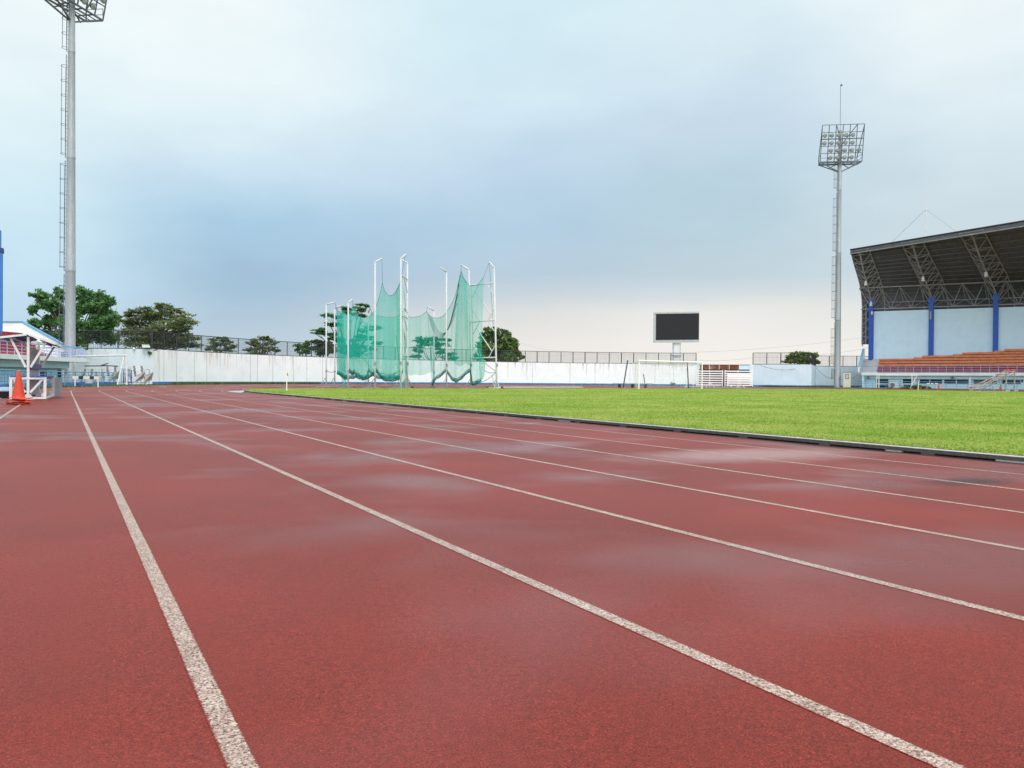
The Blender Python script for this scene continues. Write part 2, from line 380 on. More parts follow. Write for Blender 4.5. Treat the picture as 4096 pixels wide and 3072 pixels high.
# ------------------------------------------------------------------ materials of built things
def wall_material(name, col, streak=(.20, .16, .13), amt=.75, rust=(.42, .24, .11), wobble=.35):
    m, t, b = newmat(name)
    pos = N(t, 'ShaderNodeNewGeometry').outputs['Position']; s = N(t, 'ShaderNodeSeparateXYZ'); L(t, pos, s.inputs[0])
    st = vmath(t, 'MULTIPLY', pos, (1.35, 1.35, .05)); n = noise(t, st, 1.9, 5, .8)
    n2 = noise(t, vmath(t, 'MULTIPLY', pos, (1, 1, .06)), .33, 3, .6)
    h = N(t, 'ShaderNodeMapRange'); h.inputs[1].default_value = 1.0; h.inputs[2].default_value = 3.2; L(t, s.outputs['Z'], h.inputs[0])
    mask = ramp(t, math_(t, 'ADD', n, math_(t, 'MULTIPLY', math_(t, 'SUBTRACT', h.outputs[0], .9), .12)), [(.52, (0, 0, 0)), (.62, (1, 1, 1))])
    big = noise(t, pos, .6, 5, .6)
    c = ramp(t, big, [(.3, tuple(x * .93 for x in col)), (.7, tuple(min(1, x * 1.04) for x in col))])
    sc = mixc(t, ramp(t, n2, [(.45, (0, 0, 0)), (.6, (1, 1, 1))]), streak + (1,), rust + (1,))
    c = mixc(t, math_(t, 'MULTIPLY', math_(t, 'MULTIPLY', mask, ramp(t, n2, [(.35, (.25, .25, .25)), (.62, (1, 1, 1))])), amt), c, sc)
    vo = N(t, 'ShaderNodeTexVoronoi', feature='DISTANCE_TO_EDGE'); vo.inputs['Scale'].default_value = .55
    wv = N(t, 'ShaderNodeTexNoise'); wv.inputs['Scale'].default_value = 1.4; wv.inputs['Detail'].default_value = 6; L(t, pos, wv.inputs['Vector'])
    L(t, vmath(t, 'ADD', pos, vmath(t, 'SCALE', wv.outputs['Color'])), vo.inputs['Vector'])
    crack = ramp(t, vo.outputs['Distance'], [(0, (1, 1, 1)), (.012, (0, 0, 0))])
    c = mixc(t, math_(t, 'MULTIPLY', math_(t, 'MULTIPLY', crack, ramp(t, noise(t, pos, .8, 3), [(.45, (0, 0, 0)), (.6, (1, 1, 1))])), .45), c, tuple(x * .5 for x in col) + (1,))
    L(t, c, b.inputs['Base Color']); b.inputs['Roughness'].default_value = .7; b.inputs['Specular IOR Level'].default_value = .25
    return m
M_WALL = wall_material('whitewashed_wall', (.83, .895, .92))
M_JOINT = mat('wall_joint_dirt', (.33, .30, .27), .8, .45, 2.5)
M_WALLB = wall_material('pale_blue_wall', (.60, .745, .86), amt=.35)
M_WALLL = wall_material('pale_wall_left', (.66, .765, .83), streak=(.22, .22, .20), amt=.8, rust=(.25, .24, .21))
M_PLINTH = mat('blue_plinth_paint', (.045, .17, .46), .6, .2, 2, dirt=(.45, .52, .58), dirt_amt=.6, dscale=2.5)
M_BRAIL = mat('sky_blue_rail', (.085, .33, .56), .45, .2, 3)
M_PRAIL = mat('faded_blue_rail', (.36, .42, .66), .5, .15, 3)
M_DARK = mat('dark_fence_steel', (.022, .026, .030), .5, .3, 5)
M_GALV = mat('galvanised_steel', (.27, .305, .325), .55, .16, 9, metal=.2, dirt=(.50, .52, .52), dirt_amt=.4, dscale=3, stretch=(2, 2, .35))
M_MASTD = mat('dark_galvanised', (.125, .145, .17), .5, .2, 6, metal=.3)
M_WHITE = mat('white_paint', (.66, .67, .68), .5, .08, 4, dirt=(.34, .29, .24), dirt_amt=.6, dscale=5)
M_POST = mat('weathered_white_pole', (.54, .57, .59), .45, .08, 3, dirt=(.45, .47, .48), dirt_amt=.5, dscale=2)
M_WHITEC = mat('white_clean', (.84, .85, .86), .35, .04, 4)
M_RUSTW = mat('rusting_white_paint', (.74, .75, .74), .55, .08, 4, dirt=(.30, .10, .035), dirt_amt=.95, dscale=7)
M_SLAB = mat('white_slab', (.70, .765, .80), .7, .08, 2, dirt=(.42, .37, .31), dirt_amt=.4, dscale=1.0, stretch=(1, 1, .3))
M_LBLUE = mat('light_blue_paint', (.54, .755, .93), .65, .04, 1.2, dirt=(.40, .57, .72), dirt_amt=.3, dscale=.5)
M_LBLUE2 = mat('pale_blue_front', (.55, .74, .85), .65, .07, 1.2)
M_BLUE = mat('royal_blue_paint', (.004, .082, .44), .5, .1, 1.5)
M_PYLON = mat('mid_blue_paint', (.02, .17, .52), .5, .12, 1.5)
M_NAVY = mat('navy_panel', (.018, .03, .19), .5, .25, 4)
M_SEAT = mat('terracotta_tier', (.54, .205, .100), .75, .22, 1.6, dirt=(.42, .11, .055), dirt_amt=.6, dscale=.9, stretch=(1, 1, .3))
M_SEATR = mat('red_tier', (.27, .032, .035), .7, .2, 1.2, dirt=(.36, .09, .06), dirt_amt=.6, dscale=1.5)
M_STEP = mat('grey_step_concrete', (.44, .46, .46), .8, .15, 2)
M_GLASS = mat('dark_window_glass', (.012, .02, .035), .12, .4, 2)
M_BLACK = mat('black_screen', (.007, .008, .012), .7, .12, 3)
M_ALU = mat('aluminium_panel', (.46, .49, .50), .4, .08, 3, metal=.2)
M_RUST = mat('rusty_sheet', (.16, .045, .018), .8, .5, 2.5, dirt=(.52, .50, .46), dirt_amt=.8, dscale=2.2, stretch=(1, 1, .4))
M_GREYP = mat('grey_hurdle_plastic', (.40, .41, .41), .55, .15, 5)
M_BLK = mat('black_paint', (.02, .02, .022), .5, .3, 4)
M_ORANGE = mat('orange_cone_rubber', (.56, .048, .012), .55, .12, 9, dirt=(.16, .045, .02), dirt_amt=.55, dscale=7)
M_REDP = mat('red_plastic', (.62, .02, .025), .5, .12, 6)
M_BEIGE = mat('beige_cabinet', (.60, .60, .52), .55, .06, 4)
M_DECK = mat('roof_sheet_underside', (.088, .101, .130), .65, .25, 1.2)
M_TRUSS = mat('truss_steel', (.29, .29, .305), .6, .2, 2)
M_TRUSSD = mat('truss_steel_weathered', (.20, .185, .185), .6, .2, 2)
M_BLUEF = mat('cobalt_frame', (.02, .08, .42), .5, .15, 5)
M_CABLE = mat('cable', (.10, .10, .10), .6, .2, 5)
M_CORR = mat('grey_corrugated_sheet', (.36, .365, .40), .55, .15, 4, stretch=(1, 1, .2), dirt=(.22, .2, .2))
M_MAT = mat('dark_crash_mat', (.05, .055, .075), .3, .3, 3)
M_BARK = mat('tree_bark', (.10, .08, .06), .9, .3, 5)
def leaf_material(name, a, b_):
    m, t, b = newmat(name); g = N(t, 'ShaderNodeNewGeometry')
    c = ramp(t, g.outputs['Random Per Island'], [(0, a), (.75, b_), (1, tuple(x * 1.5 for x in b_))])
    c = mixc(t, 1.0, c, ramp(t, noise(t, g.outputs['Position'], .9, 3), [(.35, (.7, .75, .75)), (.65, (1.2, 1.15, 1.0))]), 'MULTIPLY')
    L(t, c, b.inputs['Base Color']); b.inputs['Roughness'].default_value = .55; b.inputs['Specular IOR Level'].default_value = .3
    tr = N(t, 'ShaderNodeBsdfTranslucent'); L(t, c, tr.inputs[0]); mx = N(t, 'ShaderNodeMixShader'); mx.inputs[0].default_value = .5
    L(t, b.outputs[0], mx.inputs[1]); L(t, tr.outputs[0], mx.inputs[2]); L(t, mx.outputs[0], t.nodes['Material Output'].inputs[0])
    return m
def net_material(name, col, dens, var=.12):
    m, t, b = newmat(name); g = N(t, 'ShaderNodeNewGeometry'); pos = g.outputs['Position']
    b.inputs['Base Color'].default_value = tuple(col) + (1,); b.inputs['Roughness'].default_value = .8
    tl = N(t, 'ShaderNodeBsdfTranslucent'); tl.inputs[0].default_value = tuple(col) + (1,)
    m1 = N(t, 'ShaderNodeMixShader'); m1.inputs[0].default_value = .45; L(t, b.outputs[0], m1.inputs[1]); L(t, tl.outputs[0], m1.inputs[2])
    tp = N(t, 'ShaderNodeBsdfTransparent'); m2 = N(t, 'ShaderNodeMixShader')
    f = ramp(t, noise(t, vmath(t, 'MULTIPLY', pos, (1, 1, .07)), 2.1, 4, .6), [(.33, (dens - var,) * 3), (.67, (dens + var,) * 3)])
    L(t, f, m2.inputs[0]); L(t, tp.outputs[0], m2.inputs[1]); L(t, m1.outputs[0], m2.inputs[2]); L(t, m2.outputs[0], t.nodes['Material Output'].inputs[0])
    return m

# ------------------------------------------------------------------ perimeter wall and its fence
WH = 3.1
def wall_run(name, pts, h, label, material, plinth=True, th=.25, cat='wall'):
    o = thing(name, label, cat, pts[0])
    def strip(off, z0, z1, cap):
        n = len(pts); nn = []
        for i in range(n):
            d = (pts[min(i + 1, n - 1)] - pts[max(i - 1, 0)]); d.z = 0; d.normalize(); nn.append(V3((-d.y, d.x, 0)))
        a = [p + q * off for p, q in zip(pts, nn)]; b = [p + q * th for p, q in zip(pts, nn)]
        mb = MB(); up = lambda s, z: [V3((p.x, p.y, z)) for p in s]
        mb.grid([up(a, z0), up(a, z1), up(b, z1), up(b, z0)])
        for e in (0, -1): mb.quad(up(a, z0)[e], up(a, z1)[e], up(b, z1)[e], up(b, z0)[e])
        return mb
    strip(0, .27 if plinth else -.1, h, True).build('wall_face', material, o)
    if plinth: strip(-.03, -.1, .27, True).build('plinth', M_PLINTH, o)
    return o
def fence_run(name, pts, z0, h, label, post=1.75, mesh=.17):
    o = thing(name, label, 'fence', pts[0]); acc = [0]
    for p, q in zip(pts, pts[1:]): acc.append(acc[-1] + (q - p).length)
    def at(s):
        for i in range(len(pts) - 1):
            if s <= acc[i + 1] + 1e-6:
                f = (s - acc[i]) / max(1e-6, acc[i + 1] - acc[i]); return pts[i].lerp(pts[i + 1], f)
        return pts[-1].copy()
    T = acc[-1]; n = max(1, round(T / post))
    for i in range(n + 1):
        p = at(T * i / n); MB().box((p.x, p.y, z0 + h / 2), (.075, .075, h)).build('post', M_DARK, o)
    for z in (z0 + .04, z0 + h):
        MB().tube([V3((p.x, p.y, z)) for p in pts], .042, 6).build('rail', M_DARK, o)
    w = MB(); k = int(T / mesh)
    for i in range(1, k):
        p = at(T * i / k); w.tube([V3((p.x, p.y, z0)), V3((p.x, p.y, z0 + h))], .011, 3, False)
    for j in range(1, int(h / mesh)):
        w.tube([V3((p.x, p.y, z0 + h * j / int(h / mesh))) for p in pts], .011, 3, False)
    w.build('wire_mesh', M_DARK, o)
    return o
RW = 50.0
corner = A(RW, 39.4)
leftpts = [PZ(-250, 69.5, 0), PZ(60, 68.6, 0), PZ(350, 67.7, 0), corner]
curve = [A(RW, d) for d in np.linspace(39.4, 129.4, 61)]
blk = [A(RW, 138.2), A(RW, 146.9)]; blk2 = PZ(3262, 113.5, 0)
back = [blk2, PZ(3450, 113, 0), PZ(3900, 121, 0)]
wall_run('perimeter_wall', leftpts, WH + .02, 'pale stained wall section behind the stacked hurdles by the left mast', M_WALLL, plinth=False)
wall_run('perimeter_wall', curve, WH, 'long curved whitewashed wall with rust streaks behind the throwing cage', M_WALL)
wall_run('perimeter_wall', [blk[0], blk[1], blk2], WH, 'short pale blue wall block with cracks right of the slatted gates', M_WALLB)
wall_run('perimeter_wall', back, WH - .05, 'pale blue set-back wall behind the far mast and beige cabinet', M_WALLB)
cw = [o for o in bpy.data.objects if o.get('category') == 'wall'][1]
for px in (636, 655, 706, 777, 827, 1001, 1029, 1091, 1174, 1227, 1290, 2130, 2280, 2380, 2520, 2620, 2695):
    d = ray(px, 1500); d.z = 0; d.normalize(); bq = d.x * CX + d.y * CY; t = bq + math.sqrt(bq * bq - (CX * CX + CY * CY) + RW * RW)
    if t < 0: continue
    p = d * t; nn = (V3((CX, CY, 0)) - p).normalized(); MB().box((p.x, p.y, 1.67) if False else p + nn * .004 + V3((0, 0, 1.68)), (.035, .016, 2.80), (V3((-nn.y, nn.x, 0)), nn, V3((0, 0, 1)))).build('wall_joint', M_JOINT, cw)
off = lambda pts, c: [p + (V3((CX, CY, 0)) - p).normalized() * -c for p in pts]
fence_run('mesh_fence', [p + V3((0, .1, 0)) for p in leftpts], WH + .02, 1.57, 'dark wire mesh fence in front of the large left trees', 1.55)
fence_run('mesh_fence', off(curve[:-1] + [curve[-1]], .1), WH, 1.57, 'long dark wire mesh fence on the curved whitewashed wall')
fence_run('mesh_fence', off(blk, .1) + [blk2 + V3((.1, .1, 0))], WH, 1.6, 'dark wire mesh fence topping the cracked pale blue wall block', 1.9)
fence_run('mesh_fence', [p + V3((.08, .1, 0)) for p in back], WH - .05, 1.55, 'dark wire mesh fence on the set-back wall behind the far mast', 2.0)
# small things on the left wall
o = thing('flood_lamp', 'flat grey panel lamp sitting on the wall top before the dark tree', 'lamp', P(584, 1389, 67))
MB().prism([P(568, 1378, 67.2), P(597, 1379, 67.2), P(602, 1390.5, 66.7), P(571, 1391, 66.7)], -FWH * .06).build('lamp_panel', M_ALU, o)
MB().beam(P(584, 1385, 67.2), P(586, 1396, 67.4), .06).build('bracket', M_DARK, o)
o = thing('dome_camera', 'small white dome camera on the wall top beside the panel lamp', 'camera', P(536, 1393, 67.1))
MB().lathe(P(536, 1396, 67.1), [(.0, .12), (.06, .11), (.10, .06), (.11, 0), (.0, -.01)], 14).build('dome', M_WHITEC, o, True)
o = thing('wall_lamp', 'small bracket lamp on the whitewashed wall near its corner', 'lamp', P(622, 1400, 66.3))
MB().beam(P(615, 1402, 65.6), P(628, 1398, 66.6), .10, .06).build('lamp_head', M_BLK, o)
MB().tube([P(616, 1402, 66.4), P(630, 1401, 66.9), P(632, 1399, 67.4)], .02, 6).build('bracket', M_GALV, o)

# ------------------------------------------------------------------ railings
def railing(name, pts, z0, label, h, bars, post, col, postcol=None, kerb=None, r=.022, cat='railing', rt=.035):
    o = thing(name, label, cat, pts[0]); acc = [0]
    for p, q in zip(pts, pts[1:]): acc.append(acc[-1] + (q - p).length)
    def at(s):
        for i in range(len(pts) - 1):
            if s <= acc[i + 1] + 1e-6: return pts[i].lerp(pts[i + 1], (s - acc[i]) / max(1e-6, acc[i + 1] - acc[i]))
        return pts[-1].copy()
    z = lambda p, dz: V3((p.x, p.y, z0 + dz))
    n = max(1, round(acc[-1] / post))
    for i in range(n + 1):
        p = at(acc[-1] * i / n); MB().tube([z(p, 0), z(p, h)], r * 1.2, 6).build('post', postcol or col, o)
    MB().tube([z(p, h) for p in pts], rt, 8).build('top_rail', col, o)
    for k in range(bars): MB().tube([z(p, h * (k + .8) / (bars + .9)) for p in pts], r, 6).build('bar', postcol or col, o)
    if kerb:
        mb = MB(); n_ = len(pts)
        for p, q in zip(pts, pts[1:]): mb.beam(V3((p.x, p.y, kerb / 2 - .05)), V3((q.x, q.y, kerb / 2 - .05)), .14, kerb + .1)
        mb.build('kerb_wall', M_PLINTH, o)
    return o
low = [V3((CX - 48.0, y, 0)) for y in (8, 16, 24, 32, 40)] + [A(48 + 1.5 * d / 32.5, d) for d in np.linspace(0, 32.5, 17)]
railing('track_railing', low, .27, 'low sky blue railing on a blue kerb along the left stand', .73, 3, 1.1, M_BRAIL, kerb=.27)

# ------------------------------------------------------------------ left stand
st = thing('grandstand', 'low uncovered stand with red tiers and sloping white end wall', 'grandstand', A(52, 20))
def arc_box(r0, r1, z0, z1, d0, d1, step=1.0):
    mb = MB(); ds = np.linspace(d0, d1, max(2, int(abs(d1 - d0) / step) + 1))
    mb.grid([[A(r0, d, z0) for d in ds], [A(r0, d, z1) for d in ds], [A(r1, d, z1) for d in ds], [A(r1, d, z0) for d in ds], [A(r0, d, z0) for d in ds]])
    for d in (ds[0], ds[-1]): mb.quad(A(r0, d, z0), A(r0, d, z1), A(r1, d, z1), A(r1, d, z0))
    return mb
D0, D1 = 8, 33.1
arc_box(51.9, 56.5, 1.80, 2.12, D0, D1).build('platform_slab', M_SLAB, st)
arc_box(52.7, 52.95, 1.30, 1.797, D0, D1 - 1.6).build('fascia_beam', M_LBLUE2, st)
arc_box(53.3, 56, .0, 1.797, D0, D1 - 1.7).build('front_wall', M_LBLUE2, st)
for k in range(6):
    e = 30.4 + .62 * k
    arc_box(53.9 + .78 * k, 54.7 + .78 * k, 1.85, 2.12 + .34 * (k + 1), D0, e).build('seat_tier', M_SEATR, st)
    arc_box(53.92 + .78 * k, 54.68 + .78 * k, 1.85, 2.12 + .17 * (k + .9), e + .004, e + 1.0).build('stair', M_STEP, st)
q = [P(252, 1379, 65.0), P(88, 1289, 65.5), P(-420, 1289, 64)]
bot = [V3((p.x, p.y, 1.9)) for p in q]
MB().prism([bot[0], bot[1], bot[2], q[2], q[1], q[0]], FWH * .22).build('end_wall', M_WHITEC, st)
cp = MB()
for a, b in ((0, 1), (1, 2)): cp.beam(q[a] + V3((0, 0, .04)) + FWH * .1, q[b] + V3((0, 0, .04)) + FWH * .1, .34, .09)
cp.build('coping', M_BRAIL, st)
dr = MB()
for a, b, z0, z1 in ((19.0, 20.3, .75, 1.22), (20.7, 22.0, .75, 1.22), (26.55, 27.1, .3, 1.2), (28.1, 29.35, .12, 1.15), (30.9, 31.4, .5, 1.2)):
    arc_box(53.26, 53.29, z0, z1, a, b, .4).build('window', M_GLASS, st)
    arc_box(53.24, 53.258, z1, z1 + .06, a - .05, b + .05, .4).build('window_head', M_WALLB, st)
railing('platform_railing', [A(52.05, d) for d in np.linspace(D0, D1 - .3, 25)] + [A(53.2, D1 - .3), A(56.3, D1 - .3)], 2.12,
        'sky blue railing along the edge of the left stand platform', .84, 3, 1.0, M_BRAIL, M_PRAIL)
o = thing('pylon', 'tall royal blue pylon at the far left edge', 'pylon', V3((P(-6, 1400, 62).x, P(-6, 1400, 62).y, 1.8)))
b0 = P(9, 1330, 60); c0 = P(-17, 1330, 60)
MB().box((c0.x, c0.y, 6.1), (.86, .86, 8.6)).build('shaft', M_PYLON, o)
c1 = P(-20, 1330, 60); MB().box((c1.x, c1.y, 11.2), (.74, .74, 1.6)).build('upper_shaft', M_PYLON, o)
MB().box((c0.x, c0.y, 10.45), (1.0, 1.0, .32)).build('collar', M_NAVY, o)
MB().tube([P(-30, 925, 60), P(-30, 895, 60)], .3, 8).build('finial', M_BLK, o)

# ------------------------------------------------------------------ track-side shelter, cones, crash mat
sh = thing('team_shelter', 'double-sided wheeled shelter with gabled roof, back-to-back benches and blue seats', 'shelter', PZ(150, 25, 0))
near, far = PZ(112, 23.3, .0), PZ(158, 26.9, .0)
ax = (far - near); ax.z = 0; LEN = ax.length * .9; ax.normalize(); sx = V3((ax.y, -ax.x, 0))
def S_(a, s, z): return near + ax * a + sx * s + V3((0, 0, z))
HT = 1.90
for a in (0, LEN):
    MB().beam(S_(a, 0, 0), S_(a, 0, HT), .07, .07, ax).build('post', M_WHITE, sh)
    for s in (-1, 1):
        MB().beam(S_(a, s * .06, .98), S_(a, s * .46, HT - (.16 if s > 0 else .04)), .06, .05, ax).build('roof_brace', M_WHITE, sh)
        MB().beam(S_(a, s * .06, .22), S_(a, s * .36, .60), .06, .05, ax).build('seat_brace', M_WHITE, sh)
        MB().beam(S_(a, s * .44, .02), S_(a, s * .44, .69), .075, .075, ax).build('leg', M_WHITE, sh)
    MB().beam(S_(a + .001, -.47, .65), S_(a + .001, .47, .65), .085, .07).build('seat_rail', M_WHITE, sh)
    MB().beam(S_(a, .08, .05), S_(a, .44, .05), .07, .06).build('foot_rail', M_WHITE, sh)
    MB().prism([S_(a - .03, -.17, .0), S_(a - .03, .17, 0), S_(a - .03, .06, .16), S_(a - .03, -.06, .16)], ax * .06).build('foot_plate', M_WHITE, sh)
co = MB(); pts = []
for i in range(57):
    pts.append((i / 56 * (LEN - .16) + .08, .02 if i % 2 else -.02))
co.grid([[S_(a, s, z) for a, s in pts] for z in (.12, HT - .3)]); co.build('back_panel', M_CORR, sh)
for s in (-1, 1):
    dz = .26 if s > 0 else .11
    e0, e1 = S_(-.12, s * .05, HT + .06), S_(-.12, s * .70, HT + .06 - dz)
    MB().prism([e0, e1, e1 + V3((0, 0, .03)), e0 + V3((0, 0, .03))], ax * (LEN + .1)).build('roof_panel', M_NAVY, sh)
    for a in (-.14, LEN): MB().beam(S_(a, s * .03, HT + .065), S_(a, s * .71, HT + .065 - dz), .045, .06).build('roof_edge', M_WHITE, sh)
    MB().beam(S_(-.12, s * .71, HT + .06 - dz), S_(LEN, s * .71, HT + .06 - dz), .04, .05).build('eave_rail', M_WHITE, sh)
    MB().box(S_(LEN / 2, s * .26, .705), (.40, LEN + .12, .035), (sx, ax, V3((0, 0, 1)))).build('seat', M_BLUEF, sh)
    MB().beam(S_(.05, s * .06, 1.02), S_(LEN - .05, s * .06, 1.02), .06, .16, V3((0, 0, 1))).build('back_rest', M_NAVY, sh)
    MB().beam(S_(.1, s * .38, HT - (.14 if s > 0 else .05)), S_(LEN - .1, s * .38, HT - (.14 if s > 0 else .05)), .05, .05).build('purlin', M_WHITE, sh)
MB().beam(S_(.05, .44, .05), S_(LEN, .44, .05), .07, .06).build('skid', M_WHITE, sh)
MB().box(S_(LEN + .03, .56, .34), (.28, .03, .62), (sx, ax, V3((0, 0, 1)))).build('end_panel', M_CORR, sh)
for a in (.35, LEN - .3):
    w = MB(); w.lathe(S_(a, .36, .10), [(0, -.035), (.10, -.035), (.105, 0), (.10, .035), (0, .035)], 18, (ax, V3((0, 0, 1)), sx)); w.build('wheel', M_WHITE, sh)

def cone(loc, label, height=.78, base=.22, stack=1, name='traffic_cone', group=None, parentgroup=None):
    out = []
    for k in range(stack):
        zb = loc.z + .068 * k; o = thing(name, label[k] if isinstance(label, list) else label, 'cone', V3((loc.x, loc.y, zb)), group)
        a0 = random.uniform(0, 1.5) if stack > 1 else .3
        pl = MB(); n = 48; rows = []
        for rr_, dz in ((.02, .02), (.16, .022), (.215, .018), (.232, .006), (.225, .0)):
            row = []
            for j in range(n):
                a = 2 * math.pi * j / n; sq = min(1 / max(abs(math.cos(a)), abs(math.sin(a))), 1.22)
                r_ = rr_ * sq * (base / .22); aa = a + a0
                row.append(V3((loc.x + r_ * math.cos(aa), loc.y + r_ * math.sin(aa), zb + dz + (.020 * math.sin(3 * aa + k) if rr_ > .2 else 0))))
            rows.append(row + [row[0]])
        pl.grid(rows); pl.build('base_plate', M_ORANGE, o, True)
        if k == stack - 1:
            c = MB(); h = height; c.lathe((loc.x, loc.y, zb), [(.158, .018), (.150, .03), (.135, .10), (.085, h * .58), (.042, h * .92), (.036, h - .02), (.028, h), (0, h + .003)], 32); c.build('body', M_ORANGE, o, True)
        else:
            c = MB(); c.lathe((loc.x, loc.y, zb), [(.158, .018), (.150, .03), (.146, .05)], 32); c.build('body', M_ORANGE, o, True)
        out.append(o)
    return out
cb = PZ(74, 19.25, zt(46.26) + .004)
cone(cb, ['bottom orange cone of the dirty stack on the outer lane line', 'second orange cone from the bottom of the stack beside the shelter',
          'topmost orange cone standing on the stack beside the shelter'], .70, .255, 3, group='stacked orange cones')
o = thing('crash_mat', 'dark flat mat with a pale blue stripe lying left of the shelter', 'mat', PZ(-20, 23.5, .02))
c = PZ(-90, 24.5, .12); c.z = .13
MB().box(c, (1.9, 2.9, .18), (RTH, FWH, V3((0, 0, 1)))).build('pad', M_MAT, o)
MB().box(c + V3((0, 0, .15)) + FWH * .9 + RTH * .1, (1.6, .7, .11), (RTH, FWH, V3((0, 0, 1)))).build('cover_roll', M_LBLUE2, o)

# ------------------------------------------------------------------ hurdles
Z1 = V3((0, 0, 1))
o = thing('hurdle', 'wide black and white steeplechase style hurdle by the blue railing', 'hurdle', PZ(346, 50, 0))
a, b = PZ(300, 50, .012), PZ(392, 50.2, .012)
for p in (a, b): MB().beam(p, p + Z1 * .52, .10, .07).build('leg', M_WHITE, o)
d = (b - a); e0, e1 = a - d * .10 + Z1 * .60, b + d * .06 + Z1 * .60
for i, (t0, t1, mm) in enumerate(((0, .22, M_WHITE), (.22, .40, M_BLK), (.40, .64, M_WHITE), (.64, .80, M_BLK), (.80, 1, M_WHITE))):
    MB().beam(e0.lerp(e1, t0), e0.lerp(e1, t1), .07, .19, Z1).build('bar_segment', mm, o)

def hurdle_proto():
    h = thing('stacked_hurdle', 'x', 'hurdle', (0, 0, 0))      # local: x width, leaning board on folded legs
    for i, (x0, x1, mm) in enumerate(((-.60, -.36, M_WHITE), (-.36, -.20, M_BLK), (-.20, .20, M_WHITE), (.20, .36, M_BLK), (.36, .60, M_WHITE))):
        MB().box(((x0 + x1) / 2, 0, 0), (x1 - x0, .03, .058)).build('bar_segment', mm, h)
    for s in (-1, 1):
        MB().beam((s * .53, .02, .0), (s * .53, .30, -.42), .05, .045).build('upright', M_GREYP, h)
        MB().prism([(s * .56, .30, -.44), (s * .56, .62, .06), (s * .56, .58, .10), (s * .56, .24, -.40)], (-s * .05, 0, 0)).build('foot', M_GREYP, h)
    return h
HP = hurdle_proto(); first = True
def hurdle_stack(px, Z, heading, n, lab, group, rise=.088, step=.05, lean=.12, z0=.74):
    global first
    base = PZ(px, Z, 0)
    ct = thing('hurdle_cart', 'grey four wheeled cart under ' + lab, 'cart', base)
    f = V3((math.sin(heading), math.cos(heading), 0)); s = V3((f.y, -f.x, 0))
    L_ = step * n + .8
    for k in (-1, 1): MB().beam(base + s * .48 * k - f * .2 + Z1 * .20, base + s * .48 * k + f * L_ + Z1 * .20, .07, .07).build('side_rail', M_GREYP, ct)
    for t in (-.15, L_ - .1):
        MB().beam(base - s * .5 + f * t + Z1 * .24, base + s * .5 + f * t + Z1 * .24, .06, .06).build('cross_rail', M_GREYP, ct)
        for k in (-1, 1):
            w = MB(); w.lathe(base + s * .45 * k + f * t + Z1 * .085, [(0, -.03), (.08, -.03), (.085, 0), (.08, .03), (0, .03)], 12, (f, Z1, s)); w.build('wheel', M_WHITE, ct)
    for k in (-1, 1): MB().beam(base + s * .48 * k + f * (L_ - .1) + Z1 * .2, base + s * .48 * k + f * (L_ + .15) + Z1 * .62, .06, .06).build('handle', M_GREYP, ct)
    for i in range(n):
        h = HP if first else copy_tree(HP); first = False
        h['label'] = ('topmost' if i == n - 1 else 'lower') + f' folded black and white hurdle in {lab}'; h['group'] = group
        h.location = base + s * random.uniform(-.035, .035) + f * (step * i + .05) + Z1 * (z0 + rise * i)
        h.rotation_euler = (Matrix((s, -f, Z1)).transposed() @ Matrix.Rotation(-lean, 3, 'X')).to_euler()
hd = math.atan2(FWH.x, FWH.y)
hurdle_stack(348, 63.2, hd - .15, 7, 'the stack behind the end of the stand platform', 'hurdles stacked beside the platform end')
hurdle_stack(425, 62.4, hd - .45, 7, 'the stack behind the blue railing end', 'hurdles stacked behind the railing end')
hurdle_stack(451, 61.2, hd - .75, 9, 'the tall stack beside the rusty goal post', 'hurdles stacked beside the rusty goal post')
hurdle_stack(524, 63.5, hd - .5, 6, 'the stack half hidden by the blue frame', 'hurdles stacked behind the blue frame')
hurdle_stack(557, 61.4, hd - .72, 10, 'the rightmost tall stack near the wall corner', 'hurdles stacked near the wall corner')
# grey folded leg panels leaning on the carts
def leaning_panel(poly, Z, label):
    ps = [P(x, y, z) for (x, y), z in zip(poly, Z)]
    o = thing('leg_panel', label, 'panel', (ps[0].x, ps[0].y, 0))
    MB().prism(ps, FWH * .05).build('panel_sheet', M_GREYP, o)
    for i in (0, 2): MB().beam(ps[i], ps[(i + 1) % len(ps)], .05, .07).build('edge_bar', M_GREYP, o)
R3 = lambda x, y: (300 + x / 5.53, 1350 + y / 5.53)
leaning_panel([R3(805, 815), R3(985, 745), R3(930, 905), R3(760, 960)], (60.6, 60.9, 61.1, 60.5), 'slatted grey panel leaning behind the slanted rusty post')
leaning_panel([R3(1375, 845), R3(1555, 760), R3(1500, 910), R3(1310, 985)], (60.3, 60.6, 60.9, 60.1), 'slatted grey panel leaning across the tall stack near the wall corner')
leaning_panel([R3(1560, 840), R3(1730, 770), R3(1690, 935), R3(1520, 990)], (61.4, 61.7, 62, 61.3), 'rightmost slatted grey panel beside the white wall corner')
leaning_panel([R3(1080, 790), R3(1140, 770), R3(1140, 960), R3(1085, 960)], (61.5, 61.8, 62, 61.3), 'narrow grey panel inside the blue square frame')
